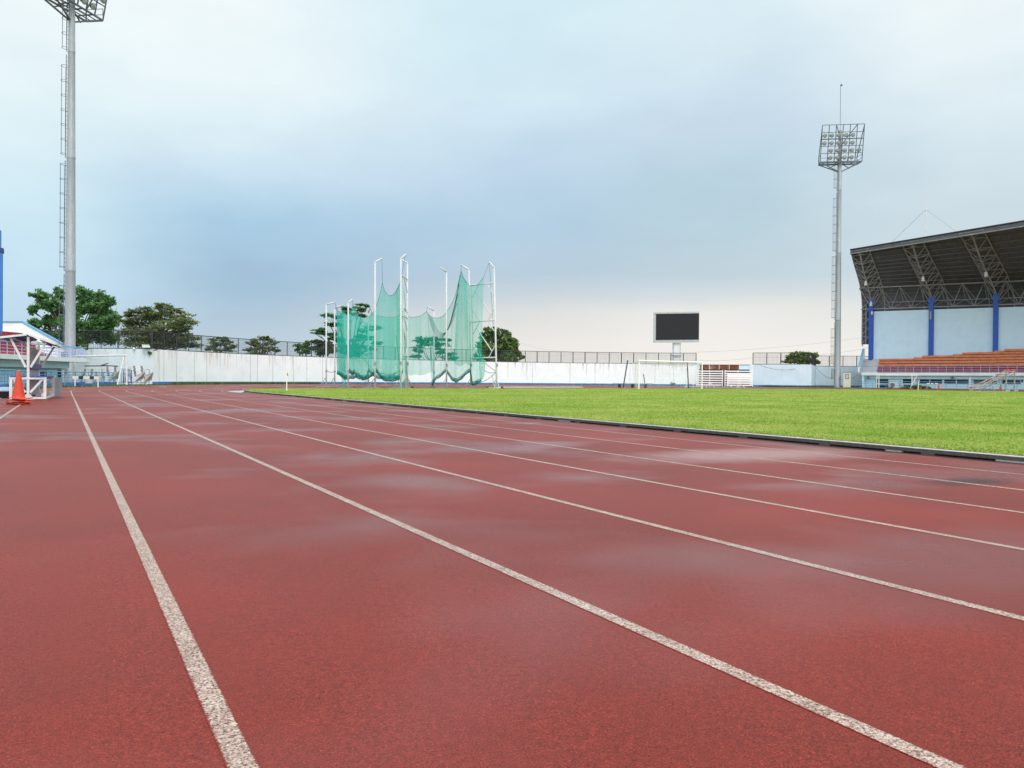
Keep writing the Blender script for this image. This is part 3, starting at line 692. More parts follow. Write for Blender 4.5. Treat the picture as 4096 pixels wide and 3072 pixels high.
def frame_stand(x0, x1, y0, y1, Z, label, m_=None, name='steel_frame'):
    m_ = m_ or M_BLUEF
    a, b, c, d = P(*R3(x0, y0), Z), P(*R3(x1, y0), Z), P(*R3(x1, y1), Z), P(*R3(x0, y1), Z)
    a, b = V3((d.x, d.y, a.z)), V3((c.x, c.y, b.z)); d.z = c.z = .02
    o = thing(name, label, 'frame', d)
    for p, q in ((a, d), (b, c)): MB().beam(p, q, .055).build('upright', m_, o)
    MB().beam(a, b, .055).build('top_bar', m_, o)
    mid = .28; MB().beam(V3((d.x, d.y, mid)), V3((c.x, c.y, mid)), .05).build('lower_bar', m_, o)
    for p in (c, d): MB().beam(p + FWH * -.3 + Z1 * .02, p + FWH * .5 + Z1 * .02, .06).build('foot', m_, o)
frame_stand(1065, 1250, 722, 1040, 59.2, 'cobalt blue square frame standing behind the upright goal post')
frame_stand(1020, 1180, 695, 1035, 62.6, 'sky blue frame standing behind the cobalt square frame', M_BRAIL)
frame_stand(1535, 1640, 705, 1030, 64.3, 'thin grey frame behind the rightmost hurdle stack', M_GALV)
# blue and white crate
c = PZ(356, 55, .2); o = thing('storage_tub', 'white tub on a blue tray behind the steeplechase hurdle', 'tub', (c.x, c.y, 0))
MB().lathe((c.x, c.y, .06), [(.02, .14), (.24, .14), (.32, .46), (.35, .47), (.30, .45), (0, .2)], 18).build('tub', M_WHITE, o)
MB().box((c.x - .25, c.y, .1), (.8, .6, .14)).build('tray', M_BLUEF, o)
# long steel beam resting on the stacks
o = thing('steel_beam', 'long grey steel beam lying across the hurdle stacks', 'beam', P(400, 1462, 62.5))
MB().tube([P(340, 1464, 63.4), P(430, 1463, 62.4), P(470, 1464.5, 61.6)], .06, 6).build('pipe', M_MASTD, o)
MB().tube([P(405, 1461.5, 62.6), P(431, 1453.5, 62.2)], .05, 6).build('short_pipe', M_MASTD, o)

# ------------------------------------------------------------------ goals
def goal_net_grid(mb, c, n1, n2, r=.006):       # c: 4 corners, sagging wires
    for i in range(n1 + 1):
        a, b = c[0].lerp(c[1], i / n1), c[3].lerp(c[2], i / n1)
        mb.tube([a.lerp(b, t) + Z1 * (-.05 * math.sin(math.pi * t)) for t in np.linspace(0, 1, 6)], r, 3, False)
    for j in range(n2 + 1):
        a, b = c[0].lerp(c[3], j / n2), c[1].lerp(c[2], j / n2)
        mb.tube([a.lerp(b, t) + Z1 * (-.06 * math.sin(math.pi * t)) for t in np.linspace(0, 1, 10)], r, 3, False)
M_NETW = mat('goal_net_cord', (.46, .48, .50), .8, .1, 3)
# rusty portable goal stored by the left wall
o = thing('football_goal', 'rusty white portable goal stored in front of the stained left wall', 'goal', PZ(507, 59, 0))
gb, gt = PZ(507, 59, .0), PZ(507, 59, 2.32)
gt2 = PZ(300, 62.6, 2.34); sl = PZ(469, 58.6, 0)
MB().tube([gb, gt], .06, 10).build('post', M_RUSTW, o); MB().tube([gt, gt2], .06, 10).build('crossbar', M_RUSTW, o)
MB().tube([PZ(497, 59.2, 2.28), sl], .05, 10).build('slanted_post', M_RUSTW, o)
gb2 = V3((gt2.x, gt2.y, 0)); MB().tube([gb2, gt2], .06, 10).build('post', M_RUSTW, o)
nb = MB(); goal_net_grid(nb, [gt, gt2, gb2, gb], 22, 9); nb.build('goal_net', M_NETW, o)
# pitch goal
gp = thing('football_goal', 'white football goal with hexagonal net on dark rear stanchions at the far grass edge', 'goal', PZ(2555.8, 66.5, .0))
l0, r0 = PZ(2555.5, 66.0, .0), PZ(2831.5, 66.0, .0)
dv = (r0 - l0); dv.z = 0; r0 = l0 + dv.normalized() * 7.4 if dv.length < 5 else r0
# the goal stands square to the pitch: recompute along +x from the left post
gx0 = l0.x; gy = l0.y; gw = 7.32
l0 = V3((gx0, gy, 0)); r0 = V3((gx0 + gw, gy, 0))
for p in (l0, r0): MB().tube([p + Z1 * -.05, p + Z1 * 2.44], .05, 12).build('post', M_WHITEC, gp)
MB().tube([l0 + Z1 * 2.44 - V3((.06, 0, 0)), r0 + Z1 * 2.44 + V3((.06, 0, 0))], .06, 12).build('crossbar', M_WHITEC, gp)
bl, br = l0 + V3((-.9, 4.2, 0)), r0 + V3((-1.2, 4.2, 0))
bl = PZ(2492, 70.5, 0); br = PZ(2754, 72.5, 0)
blt, brt = P(2511, 1441, 71), P(2749, 1448, 72.8)
for p, q in ((bl, blt), (br, brt)): MB().tube([p, q], .055, 8).build('stanchion', M_DARK, gp)
nb = MB()
tl, tr = l0 + Z1 * 2.42, r0 + Z1 * 2.42
mbl, mbr = bl.lerp(blt, .1) + (blt - bl) * .78 - V3((0, .6, 0)), br + (brt - br) * .83 - V3((0, .6, 0))
goal_net_grid(nb, [tl, tr, mbr, mbl], 40, 16, .0045)
lowl, lowr = bl + V3((.5, -1.2, .05)), br + V3((0, -1.2, .05))
goal_net_grid(nb, [mbl, mbr, lowr, lowl], 40, 15, .0045)
goal_net_grid(nb, [tl, mbl, lowl, l0 + Z1 * .05], 12, 14, .0045); goal_net_grid(nb, [tr, mbr, lowr, r0 + Z1 * .05], 12, 14, .0045)
nb.build('goal_net', M_NETW, gp)
for a, b in ((tl, blt), (tr, brt)): MB().tube([a.lerp(b, t) + Z1 * (-.25 * math.sin(math.pi * t)) for t in np.linspace(0, 1, 8)], .012, 4).build('guy_rope', M_NETW, gp)
o = thing('flag_stake', 'thin dark stake leaning behind the goal net', 'stake', PZ(2581, 96, 0)); MB().tube([PZ(2581, 96, 0), P(2574, 1496, 96)], .05, 6).build('stake', M_DARK, o)

# ------------------------------------------------------------------ corner flags
def corner_flag(px, Z, z, h, label, lean=0):
    b = PZ(px, Z, z); o = thing('corner_flag', label, 'flag', b); t = b + Z1 * h + RTH * lean
    MB().tube([b, t], .028, 8).build('pole', M_WHITEC, o)
    for name, m_, a, c in (('flag_red', M_REDP, .99, .80), ('flag_hem', M_WHITEC, .80, .74)):
        p0, p1 = b.lerp(t, a), b.lerp(t, c); rows = []
        for f in np.linspace(0, 1, 7): rows.append([p0.lerp(p1, f) + (RTH * .085 * s * (.5 + .5 * f) + FWH * (.03 * math.sin(5 * s + 3 * f))) - Z1 * .06 * s for s in np.linspace(0, 1, 6)])
        mb = MB(); mb.grid(rows); fl = mb.build(name.replace('flag_red', 'flag_cloth'), m_, o)
        sm = fl.modifiers.new('thickness', 'SOLIDIFY'); sm.thickness = .006
corner_flag(1147, 44, -.03, 1.14, 'white corner flag pole with red cloth left of the throwing cage', -.01)
corner_flag(3671.5, 77, -.05, 1.12, 'white corner flag pole with red cloth before the main stand', .1)

# ------------------------------------------------------------------ floodlight masts
mast = thing('floodlight_mast', 'far grey floodlight mast with a full grid of lamps beside the beige cabinet', 'floodlight', PZ(3349, 108, 0))
B = V3(mast.location); ORG[mast.name] = B; Xm, Ym = V3((1, 0, 0)), V3((0, 1, 0))   # local: lamps face -y
def M_(x, y, z): return B + V3((x, y, z))
prof = [(.50, 0), (.44, .01), (.43, 1.0)] + [(.43 - .19 * z / 32, z) for z in (8, 12)] 
sh_ = MB()
for z0, z1 in ((0, 9.4), (9.4, 18.8), (18.8, 27.6), (27.6, 36.0)):
    r0_, r1_ = .435 - .195 * z0 / 32, .435 - .195 * z1 / 32
    sh_.lathe(B, [(r0_ + .012, z0), (r0_ + .012, z0 + .25), (r0_, z0 + .26), (r1_, z1)], 20)
sh_.lathe(B, [(.62, .0), (.62, .07), (.44, .075)], 20); sh_.build('shaft', M_GALV, mast, True)
MB().box(M_(-.62, 0, 1.9), (.32, .3, 1.5)).build('switch_box', M_GALV, mast)
la = MB()
for z0, z1 in ((3.0, 9.2), (9.45, 18.6), (18.85, 27.4), (27.65, 32.0)):
    x0 = -(.475 - .195 * z0 / 32)
    for s in (-.2, .2): la.tube([M_(x0, s, z0), M_(x0 + .05, s, z1)], .028, 6)
    z = z0
    while z < z1: la.tube([M_(x0, -.2, z), M_(x0, .2, z)], .014, 4); z += .35
    z = z0 + .35
    while z < z1:
        la.tube([M_(x0 - .34 + .34 * math.cos(a), .30 * math.sin(a), z) for a in np.linspace(-math.pi, math.pi, 15)[1:-1]] if False else [M_(x0, .2, z)] + [M_(x0 - .12 - .36 * math.sin(a) * 1.0, .30 * math.cos(a), z) for a in np.linspace(0, math.pi, 11)] + [M_(x0, -.2, z)], .018, 5); z += 1.22
    for a in (.5, math.pi / 2, math.pi - .5): la.tube([M_(x0 - .12 - .36 * math.sin(a), .30 * math.cos(a), z0 + .35), M_(x0 - .12 - .36 * math.sin(a), .30 * math.cos(a), z - 1.22)], .013, 4)
la.build('caged_ladder', M_MASTD, mast)
ZB, ZT = 31.5, 36.35; GW = 2.78
def GP(u, h): return M_(u, -.55 - 1.0 * h, ZB + (ZT - ZB) * h)     # lamp grid leaning towards the pitch
fr = MB()
for i in range(7): fr.beam(GP(-GW + 2 * GW * i / 6, 0), GP(-GW + 2 * GW * i / 6, 1), .09, .09, Ym)
for j, h in enumerate((0, .235, .43, .62, .80, 1)):
    fr.beam(GP(-GW, h), GP(GW, h), .12 if j == 3 else .075, .12 if j == 3 else .07)
fr.build('lamp_frame', M_MASTD, mast)
pf = MB()
q = [M_(-GW, -.55, ZB), M_(GW, -.55, ZB), M_(GW * .93, 1.0, ZB), M_(-GW * .93, 1.0, ZB)]
for i in range(4): pf.beam(q[i], q[(i + 1) % 4], .11, .14)
for t in (.2, .4, .6, .8): pf.beam(q[0].lerp(q[1], t), q[3].lerp(q[2], t), .07, .09)
for t in (.35, .7): pf.beam(q[0].lerp(q[3], t), q[1].lerp(q[2], t), .07, .07)
for i in (0, 1, 2, 3): pf.beam(q[i].lerp(M_(0, 0, ZB), .02), M_(0, 0, ZB - 1.35).lerp(q[i], .08), .12, .12)
for s in (-1, 1): pf.beam(M_(s * .2, .2, ZB - .05), M_(s * 1.45, .5, ZB - .68), .09, .09)
pf.build('platform', M_MASTD, mast)
rl = MB()
for z in (.5, 1.0): rl.tube([q[0] + Z1 * z, q[3] + Z1 * z, q[2] + Z1 * z, q[1] + Z1 * z], .028, 6)
for i in (0, 1, 2, 3): rl.tube([q[i], q[i] + Z1 * 1.0], .03, 6)
for t in (.25, .5, .75): rl.tube([q[3].lerp(q[2], t), q[3].lerp(q[2], t) + Z1], .03, 6)
rl.build('platform_railing', M_MASTD, mast)
by = MB()
for s in (-1, 1): by.beam(GP(s * GW, .98), q[3 if s < 0 else 2] + Z1 * 1.0, .09, .09); by.beam(q[3 if s < 0 else 2], q[3 if s < 0 else 2] + Z1, .09)
by.beam(GP(-GW * .33, 1), M_(0, -.3, 34.6), .08); by.beam(GP(GW * .67, 1), M_(.1, -.3, 33.9), .08)
by.build('back_stay', M_MASTD, mast)
rod = MB(); rod.tube([M_(0, 0, 35.8), M_(0, 0, 42.3)], .032, 6); rod.lathe(M_(.1, 0, 42.3), [(0, .22), (.1, .2), (.16, .06), (.16, 0), (0, -.02)], 12); rod.build('lightning_rod', M_MASTD, mast)
cellx = lambda i: -GW + 2 * GW * (i + .42) / 6
LMP = [(i, .87 - .165) for i in range(5)] + [(i, .50) for i in range(5)] + [(i, .30) for i in (1, 2, 3, 4, 5)] + [(i, .105) for i in (1, 2, 3, 4)]
lens_m = mat('lamp_glass', (.42, .45, .47), .15, .35, 6)
for k, (i, h) in enumerate(LMP):
    c = GP(cellx(i) - .04, h) + V3((0, -.22, 0)); axd = V3((random.uniform(-.25, .25), -1, -.55)).normalized()
    xx = axd.cross(Z1).normalized(); yy = xx.cross(axd)
    lm = MB(); lm.lathe(c, [(0, -.34), (.10, -.33), (.14, -.2), (.25, -.02), (.285, .12), (.27, .13)], 16, (xx, yy, axd)); lo = lm.build('floodlight', M_MASTD, mast, True)
    gl = MB(); gl.lathe(c, [(.265, .115), (.18, .15), (0, .165)], 16, (xx, yy, axd)); gl.build('lens', lens_m, lo, True)
    MB().beam(c + xx * .3 - yy * .22, c + xx * .3 + yy * .1, .04, .05).build('yoke', M_MASTD, lo)
to_c = lambda p: math.atan2(-(CX - p.x), (0 - p.y) * -1)
def face(p, tgt):                                  # rotation that turns local -y towards the target
    d = tgt - p; return math.atan2(d.x, -d.y)
mast.rotation_euler = (0, 0, face(B, V3((40, 0, 0))))
m2 = copy_tree(mast); m2.location = PZ(279.5, 64.2, 0); m2['label'] = 'near left grey floodlight mast rising out of the picture behind the stand platform'
m2.rotation_euler = (0, 0, face(V3(m2.location), V3((CX, 0, 0))) + .25)
for ch in m2.children:
    if ch.name.startswith('caged_ladder'): ch.rotation_euler = (0, 0, math.atan2(-RTH.y, -RTH.x) - math.pi - m2.rotation_euler[2])

# ------------------------------------------------------------------ beige cabinet at the far mast
o = thing('electric_cabinet', 'beige metal cabinet with a small window beside the far mast', 'cabinet', PZ(3387, 107, 0))
c = PZ(3387, 107, 0); yaxis = V3((c.x, c.y, 0)).normalized(); xax = V3((yaxis.y, -yaxis.x, 0))
cx3 = (xax, yaxis, Z1)
MB().box(c + Z1 * 1.08, (.98, .7, 2.1), cx3).build('body', M_BEIGE, o); MB().box(c + Z1 * 2.17, (1.1, .85, .07), cx3).build('roof', M_GALV, o)
MB().box(c + Z1 * 1.02 - yaxis * .36 + xax * .03, (.84, .03, 1.8), cx3).build('door', M_BEIGE, o)
MB().box(c + Z1 * 1.55 - yaxis * .38 + xax * .03, (.44, .03, .62), cx3).build('window_frame', M_DARK, o)
MB().box(c + Z1 * 1.55 - yaxis * .398 + xax * .03, (.33, .012, .50), cx3).build('window_pane', M_ALU, o)
MB().box(c + Z1 * .05, (1.02, .74, .14), cx3).build('plinth', M_STEP, o)

# ------------------------------------------------------------------ scoreboard
sb = thing('scoreboard', 'large blank black scoreboard in a silver frame on a pale post', 'scoreboard', PZ(2705, 119, -.2))
Z = 119
tl, tr, bl_, br_ = P(2614, 1249, Z), P(2797, 1246.5, Z - .6), P(2614.5, 1370.5, Z), P(2796.5, 1369, Z - .6)
nx = (tr - tl).normalized(); nz = Z1; ny = nz.cross(nx).normalized()
cc = (tl + tr + bl_ + br_) / 4; w_, h_ = (tr - tl).length, (tl - bl_).length
ax3 = (nx, ny, nz)
MB().box(cc + ny * .42, (w_ - .1, .8, h_ - .06), ax3).build('cabinet', M_ALU, sb)
MB().box(cc + nx * .16 + nz * .10, (w_ - .45, .10, h_ - .62), ax3).build('screen', M_BLACK, sb)
fm = MB(); n = 6
for i in range(n):
    fm.box(cc + nz * (h_ / 2 - .13) + nx * (w_ * ((i + .5) / n - .5)) - ny * .02, (w_ / n - .03, .14, .25), ax3)
    fm.box(cc - nz * (h_ / 2 - .15) + nx * (w_ * ((i + .5) / n - .5)) - ny * .02, (w_ / n - .03, .14, .29), ax3)
for i in range(4): fm.box(cc - nx * (w_ / 2 - .14) + nz * ((h_ - .6) * ((i + .5) / 4 - .5)) - ny * .02, (.27, .14, (h_ - .6) / 4 - .03), ax3)
fm.box(cc + nx * (w_ / 2 - .03) - ny * .02, (.06, .14, h_ - .5), ax3); fm.build('frame_panel', M_ALU, sb)
pc = PZ(2705, Z, 0); zt_ = bl_.z
MB().box(V3((pc.x, pc.y, zt_ / 2)) + ny * .3, (.92, .7, zt_), ax3).build('column', M_SLAB, sb)
for s in (-1, 1): MB().box(V3((pc.x, pc.y, zt_ / 2)) + nx * s * .56 + ny * .1, (.10, .12, zt_), ax3).build('column_trim', M_ALU, sb)
MB().tube([V3((pc.x, pc.y, 4.6)) + nx * -.75 - ny * .2, V3((pc.x, pc.y, 4.6)) + nx * .75 - ny * .2], .05, 6).build('catwalk_bar', M_DARK, sb)

# ------------------------------------------------------------------ vehicle gate with its header and slatted leaves
gl_, gr_ = A(RW, 129.6), A(RW, 138.0)
gd = (gr_ - gl_); GWD = gd.length; gd.normalize(); gn = V3((-gd.y, gd.x, 0)); gn = gn if gn.dot(gl_ - V3((CX, CY, 0))) > 0 else -gn
gt_ = thing('gate_header', 'rusted sheet metal header above the white slatted gates', 'gate header', gl_)
for p in (gl_ + gd * .12, gr_ - gd * .12): MB().box(V3((p.x, p.y, 1.55)) + gn * .1, (.24, .3, 3.1), (gd, gn, Z1)).build('gate_post', M_LBLUE, gt_)
hp = 5
for i in range(hp):
    c = gl_ + gd * (.3 + (GWD - .6) * (i + .5) / hp) + gn * .12
    MB().box(V3((c.x, c.y, 2.70)), ((GWD - .6) / hp - .06, .05, .62), (gd, gn, Z1)).build('header_sheet', M_RUST if i < 4 else M_LBLUE, gt_)
for z in (2.36, 3.04): MB().beam(gl_ + gd * .24 + gn * .08 + Z1 * z, gr_ - gd * .24 + gn * .08 + Z1 * z, .06, .06).build('header_rail', M_DARK, gt_)
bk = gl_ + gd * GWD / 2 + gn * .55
MB().box(V3((bk.x, bk.y, 1.2)), (GWD - .5, .06, 2.4), (gd, gn, Z1)).build('dark_behind_gate', M_BLK, gt_)  # black sheet added to stand for the darkness behind the gate slats
def slat_gate(px0, px1, yt, yb, Z, label, n, centre=True, tilt=0):
    a, b = PZ(px0, Z, .05), PZ(px1, Z, .05); h = P((px0 + px1) / 2, yt, Z).z - .05
    o = thing('slatted_gate', label, 'gate', a); d = (b - a); w = d.length; d.normalize(); nn = V3((-d.y, d.x, 0))
    up = (Z1 + nn * tilt).normalized(); axx = (d, d.cross(up) * -1, up)
    for s in (0, w): MB().beam(a + d * s, a + d * s + up * h, .13, .10, d).build('upright', M_WHITEC, o)
    if centre: MB().beam(a + d * w / 2 - nn * .03, a + d * w / 2 + up * h - nn * .03, .09, .06, d).build('upright', M_WHITEC, o)
    for i in range(n):
        z = h * (i + .5) / n
        MB().box(a + d * w / 2 + up * z, (w - .1, .05, h / n * .50), axx).build('slat', M_WHITEC, o)
    for s in (.15, w - .15):
        wl = MB(); wl.lathe(a + d * s + Z1 * .03, [(0, -.03), (.09, -.03), (.09, .03), (0, .03)], 12, (d, Z1, nn)); wl.build('wheel', M_DARK, o)
    return o
slat_gate(2786, 2890, 1480, 1548, 106.5, 'white slatted gate leaf at the left, seen through the goal side', 7)
slat_gate(2899, 3004, 1480.5, 1548, 106.6, 'white slatted gate leaf standing behind the leaning one', 7)
slat_gate(2911, 3009, 1495, 1548, 105.3, 'shorter white slatted gate leaf leaning in front at the right', 6, tilt=.1)
# low timber-look benches and edge beams on the far track
def low_beam(px0, px1, Z, z, label, legs=3, m_=None, h=.09, name='low_bench'):
    a, b = PZ(px0, Z, z), PZ(px1, Z + .5, z); o = thing(name, label, 'bench', V3((a.x, a.y, 0)))
    MB().beam(a, b, .32, h).build('seat', m_ or M_STEP, o)
    for i in range(legs):
        p = a.lerp(b, (i + .5) / legs); MB().beam(V3((p.x, p.y, -.03)), V3((p.x, p.y, z - h / 2)), .26, .14).build('leg', M_DARK, o)
low_beam(2452, 2608, 80, .42, 'low grey bench standing left of the football goal', 3)
low_beam(2735, 2985, 86, .10, 'long low grey plank lying before the white gates', 2, M_STEP, .08, 'low_plank')
def hoop(px, Z, w, h, label):
    a = PZ(px, Z, .0); o = thing('wire_hoop', label, 'hoop', a)
    MB().tube([a + RTH * (w * math.cos(t)) + Z1 * (h * math.sin(t)) for t in np.linspace(0, math.pi, 15)], .035, 6).build('hoop_pipe', M_WHITE, o)
hoop(2759, 84, .45, .48, 'white pipe hoop left of the goal post by the gates'); hoop(2841, 84, .42, .46, 'white pipe hoop right of the goal post by the gates')
hoop(2940, 84, .45, .36, 'white pipe hoop before the leaning gate leaf'); hoop(2962, 84.4, .42, .33, 'second white pipe hoop before the leaning gate leaf, further right')

# ------------------------------------------------------------------ overhead cables
def cable(pts, sag, r, label, name='overhead_cable'):
    ps = []
    for (a, b), s in zip(zip(pts, pts[1:]), sag if isinstance(sag, list) else [sag] * (len(pts) - 1)):
        ps += [a.lerp(b, t) - Z1 * (s * 4 * t * (1 - t)) for t in np.linspace(0, 1, 14)[:-1]]
    ps.append(pts[-1]); mb = MB(); mb.tube(ps, r, 5, False)
    return tag(mb.build(name, M_CABLE, None, loc=ps[0]), label, 'cable')
cable([P(2080, 1372, 190), P(2330, 1408, 170), P(2630, 1412, 150)], [.6, .5], .012, 'thin dark cable sloping down the pale sky right of the round tree')
cable([P(2778, 1409, 140), P(3440, 1352, 140)], .4, .013, 'upper thin cable crossing the sky towards the main stand')
cable([P(2778, 1439.5, 118), P(3020, 1429, 122), P(3475, 1391, 122)], [.3, .5], .013, 'lower thin cable above the white gates')
cable([P(3037, 1459, 104.6), P(3232, 1458, 104.6)], 0.72, .022, 'white cable sagging across the cracked pale blue wall block', 'slung_cable')
cable([P(3264, 1470, 112.5), P(3335, 1516, 112.0), P(3385, 1517, 112), P(3447, 1478, 112.5)], [.35, .1, .4], .022, 'cable sagging across the set-back wall behind the far mast', 'slung_cable')

# ------------------------------------------------------------------ throwing cage
cage = thing('throwing_cage', 'hammer throwing cage of white gallows posts hung with green netting', 'cage', PZ(1600, 65, -.06))
X4 = lambda x: 1200 + x / 2.764; Y4 = lambda y: 980 + y / 2.764; X5 = lambda x: 1600 + x / 2.764
CC = PZ(1600, 66.5, 0)
POSTS = [(X4(290), 65.0, 7, X4(385), Y4(632)), (X4(383), 68.4, 7, X4(455), Y4(672)), (X4(533), 63.3, 7, X4(578), Y4(600)), (X4(755), 72.3, 7, X4(780), Y4(695)),
         (X4(830), 60.9, 10, X4(905), Y4(150)), (X4(1115), 59.3, 10.05, X4(1167), Y4(105)), (X4(1188), 61.2, 10, X4(1120), Y4(158)), (X5(68), 71.5, 7, X5(47), Y4(697)),
         (X5(375), 70, 7, X5(300), Y4(678)), (X5(514), 66.2, 10, X5(445), Y4(248)), (X5(785), 64.6, 10, X5(678), Y4(220)), (X5(1070), 63.2, 10, X5(988), Y4(188))]
TOPX = {10: X5(762), 11: X5(1040)}
ARM = []
for i, (px, Z, h, ex, ey) in enumerate(POSTS):
    b = PZ(px, Z, -.07); t = PZ(TOPX.get(i, px), Z, h - .07)
    za = Z + (.8 if Z < 66 else -.8) * (.3 if i in (0, 1, 8, 9) else 1); e = P(ex, ey, za); ARM.append(e)
    rp = .070 if h > 8 else .064
    MB().tube([b, b.lerp(t, .2), t], [rp, rp, rp * .92], 12).build('post', M_POST, cage, True)
    MB().tube([t - (e - t) * .06, e], rp * .92, 12).build('gallows_arm', M_POST, cage, True)
    s = MB(); s.tube([b + Z1 * (h * .185), b + Z1 * (h * .21)], rp * 1.3, 12); s.tube([b, b + Z1 * .5], rp * 1.22, 12)
    s.beam(b + Z1 * .05 - RTH * .9, b + Z1 * .05 + RTH * .35, .12, .07); s.beam(b + Z1 * .05 - FWH * .1, b + Z1 * .05 + FWH * .9, .12, .07)
    s.tube([b + Z1 * .9, b - RTH * .55 + Z1 * .07], .03, 6); s.build('post_foot', M_GALV, cage)
def member(a, b, r=.055, name='brace'): MB().tube([a, b], r * .8, 8).build(name, M_POST, cage)
# right gate lattice between the two right-hand tall posts
def lat(px0, Z0, px1, Z1_, segs, pfun):
    for (x0, y0, x1, y1, r) in segs:
        member(pfun(x0, y0), pfun(x1, y1), r)
ga, gbb = (785, 64.4), (1055, 63.2)
def gp5(x, y): f = (x - 785) / 270; return P(X5(x), Y4(y), 64.4 - 1.2 * f)
lat(0, 0, 0, 0, [(778, 445, 1045, 420, .07), (778, 853, 1048, 830, .07), (782, 1253, 1060, 1242, .07), (790, 445, 808, 1253, .06),
                 (868, 440, 800, 580, .05), (832, 512, 1000, 765, .055), (962, 432, 1036, 552, .05), (1042, 708, 975, 832, .05), (800, 712, 880, 840, .05), (880, 850, 808, 985, .05),
                 (846, 918, 1015, 1172, .055), (968, 838, 1042, 950, .05), (1056, 1100, 980, 1245, .05), (808, 1120, 872, 1225, .05)], gp5)
def gp4(x, y): f = (x - 1115) / 73; return P(X4(x), Y4(y), 59.4 + 1.8 * f)
lat(0, 0, 0, 0, [(1122, 338, 1188, 382, .07), (1124, 775, 1188, 808, .07), (1128, 1218, 1188, 1228, .07), (1138, 345, 1140, 1225, .055),
                 (1150, 355, 1186, 525, .05), (1143, 460, 1172, 700, .045), (1188, 660, 1165, 780, .05), (1155, 690, 1185, 745, .05), (1150, 800, 1188, 950, .045), (1140, 900, 1180, 1130, .045), (1190, 1080, 1170, 1215, .05)], gp4)
lat(0, 0, 0, 0, [(1195, 1480, 1250, 1580, .05), (1172, 1580, 1172, 1440, .04)], gp4)
lat(0, 0, 0, 0, [(1020, 1438, 1045, 1575, .05), (1068, 1480, 1050, 1570, .04), (1070, 1480, 1095, 1575, .04), (960, 1585, 1130, 1582, .07)], gp5)
for x in (968, 1128):
    w = MB(); w.lathe(gp5(x, 1583), [(0, -.05), (.13, -.05), (.13, .05), (0, .05)], 14, (RTH, Z1, FWH)); w.build('wheel', M_BLK, cage)
w = MB(); w.lathe(gp4(1240, 1583), [(0, -.06), (.15, -.06), (.15, .06), (0, .06)], 14, (RTH, Z1, FWH)); w.build('wheel', M_BLK, cage)
# netting: hung from the arms, tied to the posts, gathered at the bottom
M_NET = net_material('green_netting', (.010, .60, .46), .50, .12); M_NET2 = net_material('green_netting_thin', (.012, .60, .46), .40, .11)
M_HEM = net_material('green_net_gather', (.003, .26, .21), .62, .16); M_NROPE = mat('net_rope', (.015, .15, .14), .8, .2, 5)
def cr(P0, P1, P2, P3, t): return .5 * ((2 * P1) + (-P0 + P2) * t + (2 * P0 - 5 * P1 + 4 * P2 - P3) * t * t + (-P0 + 3 * P1 - 3 * P2 + P3) * t ** 3)
def netting(cols, material, name, nr=26, sub=9, fold=.10, hem=True, corner=()):
    """cols: (x_top, y_top, x_bottom, y_bottom, depth) in photo pixels, spline through them; corners stay sharp"""
    c = np.array(cols, float); n = len(c); rows = []
    for i in range(n - 1):
        p = [c[max(i - 1, 0)], c[i], c[i + 1], c[min(i + 2, n - 1)]]
        if i in corner: p[0] = 2 * c[i] - c[i + 1] * 1.0 if False else c[i]
        if i + 1 in corner: p[3] = c[i + 1]
        for t in np.linspace(0, 1, sub, endpoint=(i == n - 2)): rows.append(cr(*p, t))
    rows = np.array(rows); pts = []
    for k, q in enumerate(rows):
        col = []
        for j in range(nr):
            f = j / (nr - 1); x = q[0] + (q[2] - q[0]) * f ** .8; y = q[1] + (q[3] - q[1]) * f
            w = math.sin(k * .83) * .6 + math.sin(k * .37 + 1.3) + .25 * math.sin(k * 1.7 + f * 3)
            dz = fold * w * (.25 + .75 * f) + .35 * math.sin(math.pi * f) * fold * math.sin(f * 7 + k * .3)
            col.append(P(x, y, q[4] + dz))
        pts.append(col)
    mb = MB(); mb.grid(pts); mb.build(name, material, cage, True)
    MB().tube([c_[0] for c_ in pts], .016, 5, False).build('net_edge_rope', M_NROPE, cage)
    if hem:
        hb = MB()
        for off, r in ((0, .05), (-.10, .03), (-.2, .022)):
            hb.tube([c_[-1] + Z1 * (-off * .8) + FWH * (.05 * math.sin(i * .7 + off * 30)) + Z1 * (.03 * math.sin(i * .5 + off * 40)) for i, c_ in enumerate(pts)], r, 6, False)
        hb.build('net_hem', M_HEM, cage, True)
        gm = MB(); gm.grid([[c_[-1] + Z1 * dz + FWH * (.08 * math.sin(i * .8 + dz * 22)) for dz in (.0, .08, .16, .24, .32)] for i, c_ in enumerate(pts)]); gm.build('net_gather', M_HEM, cage, True)
    return pts
def C4(xt, yt, xb, yb, Z): return (X4(xt), Y4(yt), X4(xb), Y4(yb), Z)
def C5(xt, yt, xb, yb, Z): return (X5(xt), Y4(yt), X5(xb), Y4(yb), Z)
netting([C4(1106, 418, 1108, 1490, 59.8), C4(1050, 528, 1040, 1500, 60.3), C4(990, 560, 960, 1505, 60.8), C4(935, 500, 890, 1465, 61.3), C4(911, 412, 848, 1400, 61.7), C4(890, 520, 830, 1420, 62.0),
         C4(850, 650, 760, 1470, 62.6), C4(800, 760, 690, 1478, 63.0), C4(735, 800, 640, 1472, 63.4), C4(668, 792, 600, 1420, 63.8), C4(625, 755, 575, 1435, 64.0), C4(581, 678, 548, 1395, 64.2)], M_NET, 'net_panel', fold=.13, corner=(4, 11))
netting([C4(581, 678, 548, 1395, 64.2), C4(555, 745, 525, 1470, 64.9), C4(515, 770, 500, 1482, 65.6), C4(480, 765, 485, 1480, 66.3), C4(440, 745, 460, 1455, 67.1), C4(404, 704, 408, 1425, 67.8)], M_NET, 'net_panel', fold=.12, corner=(0, 5))
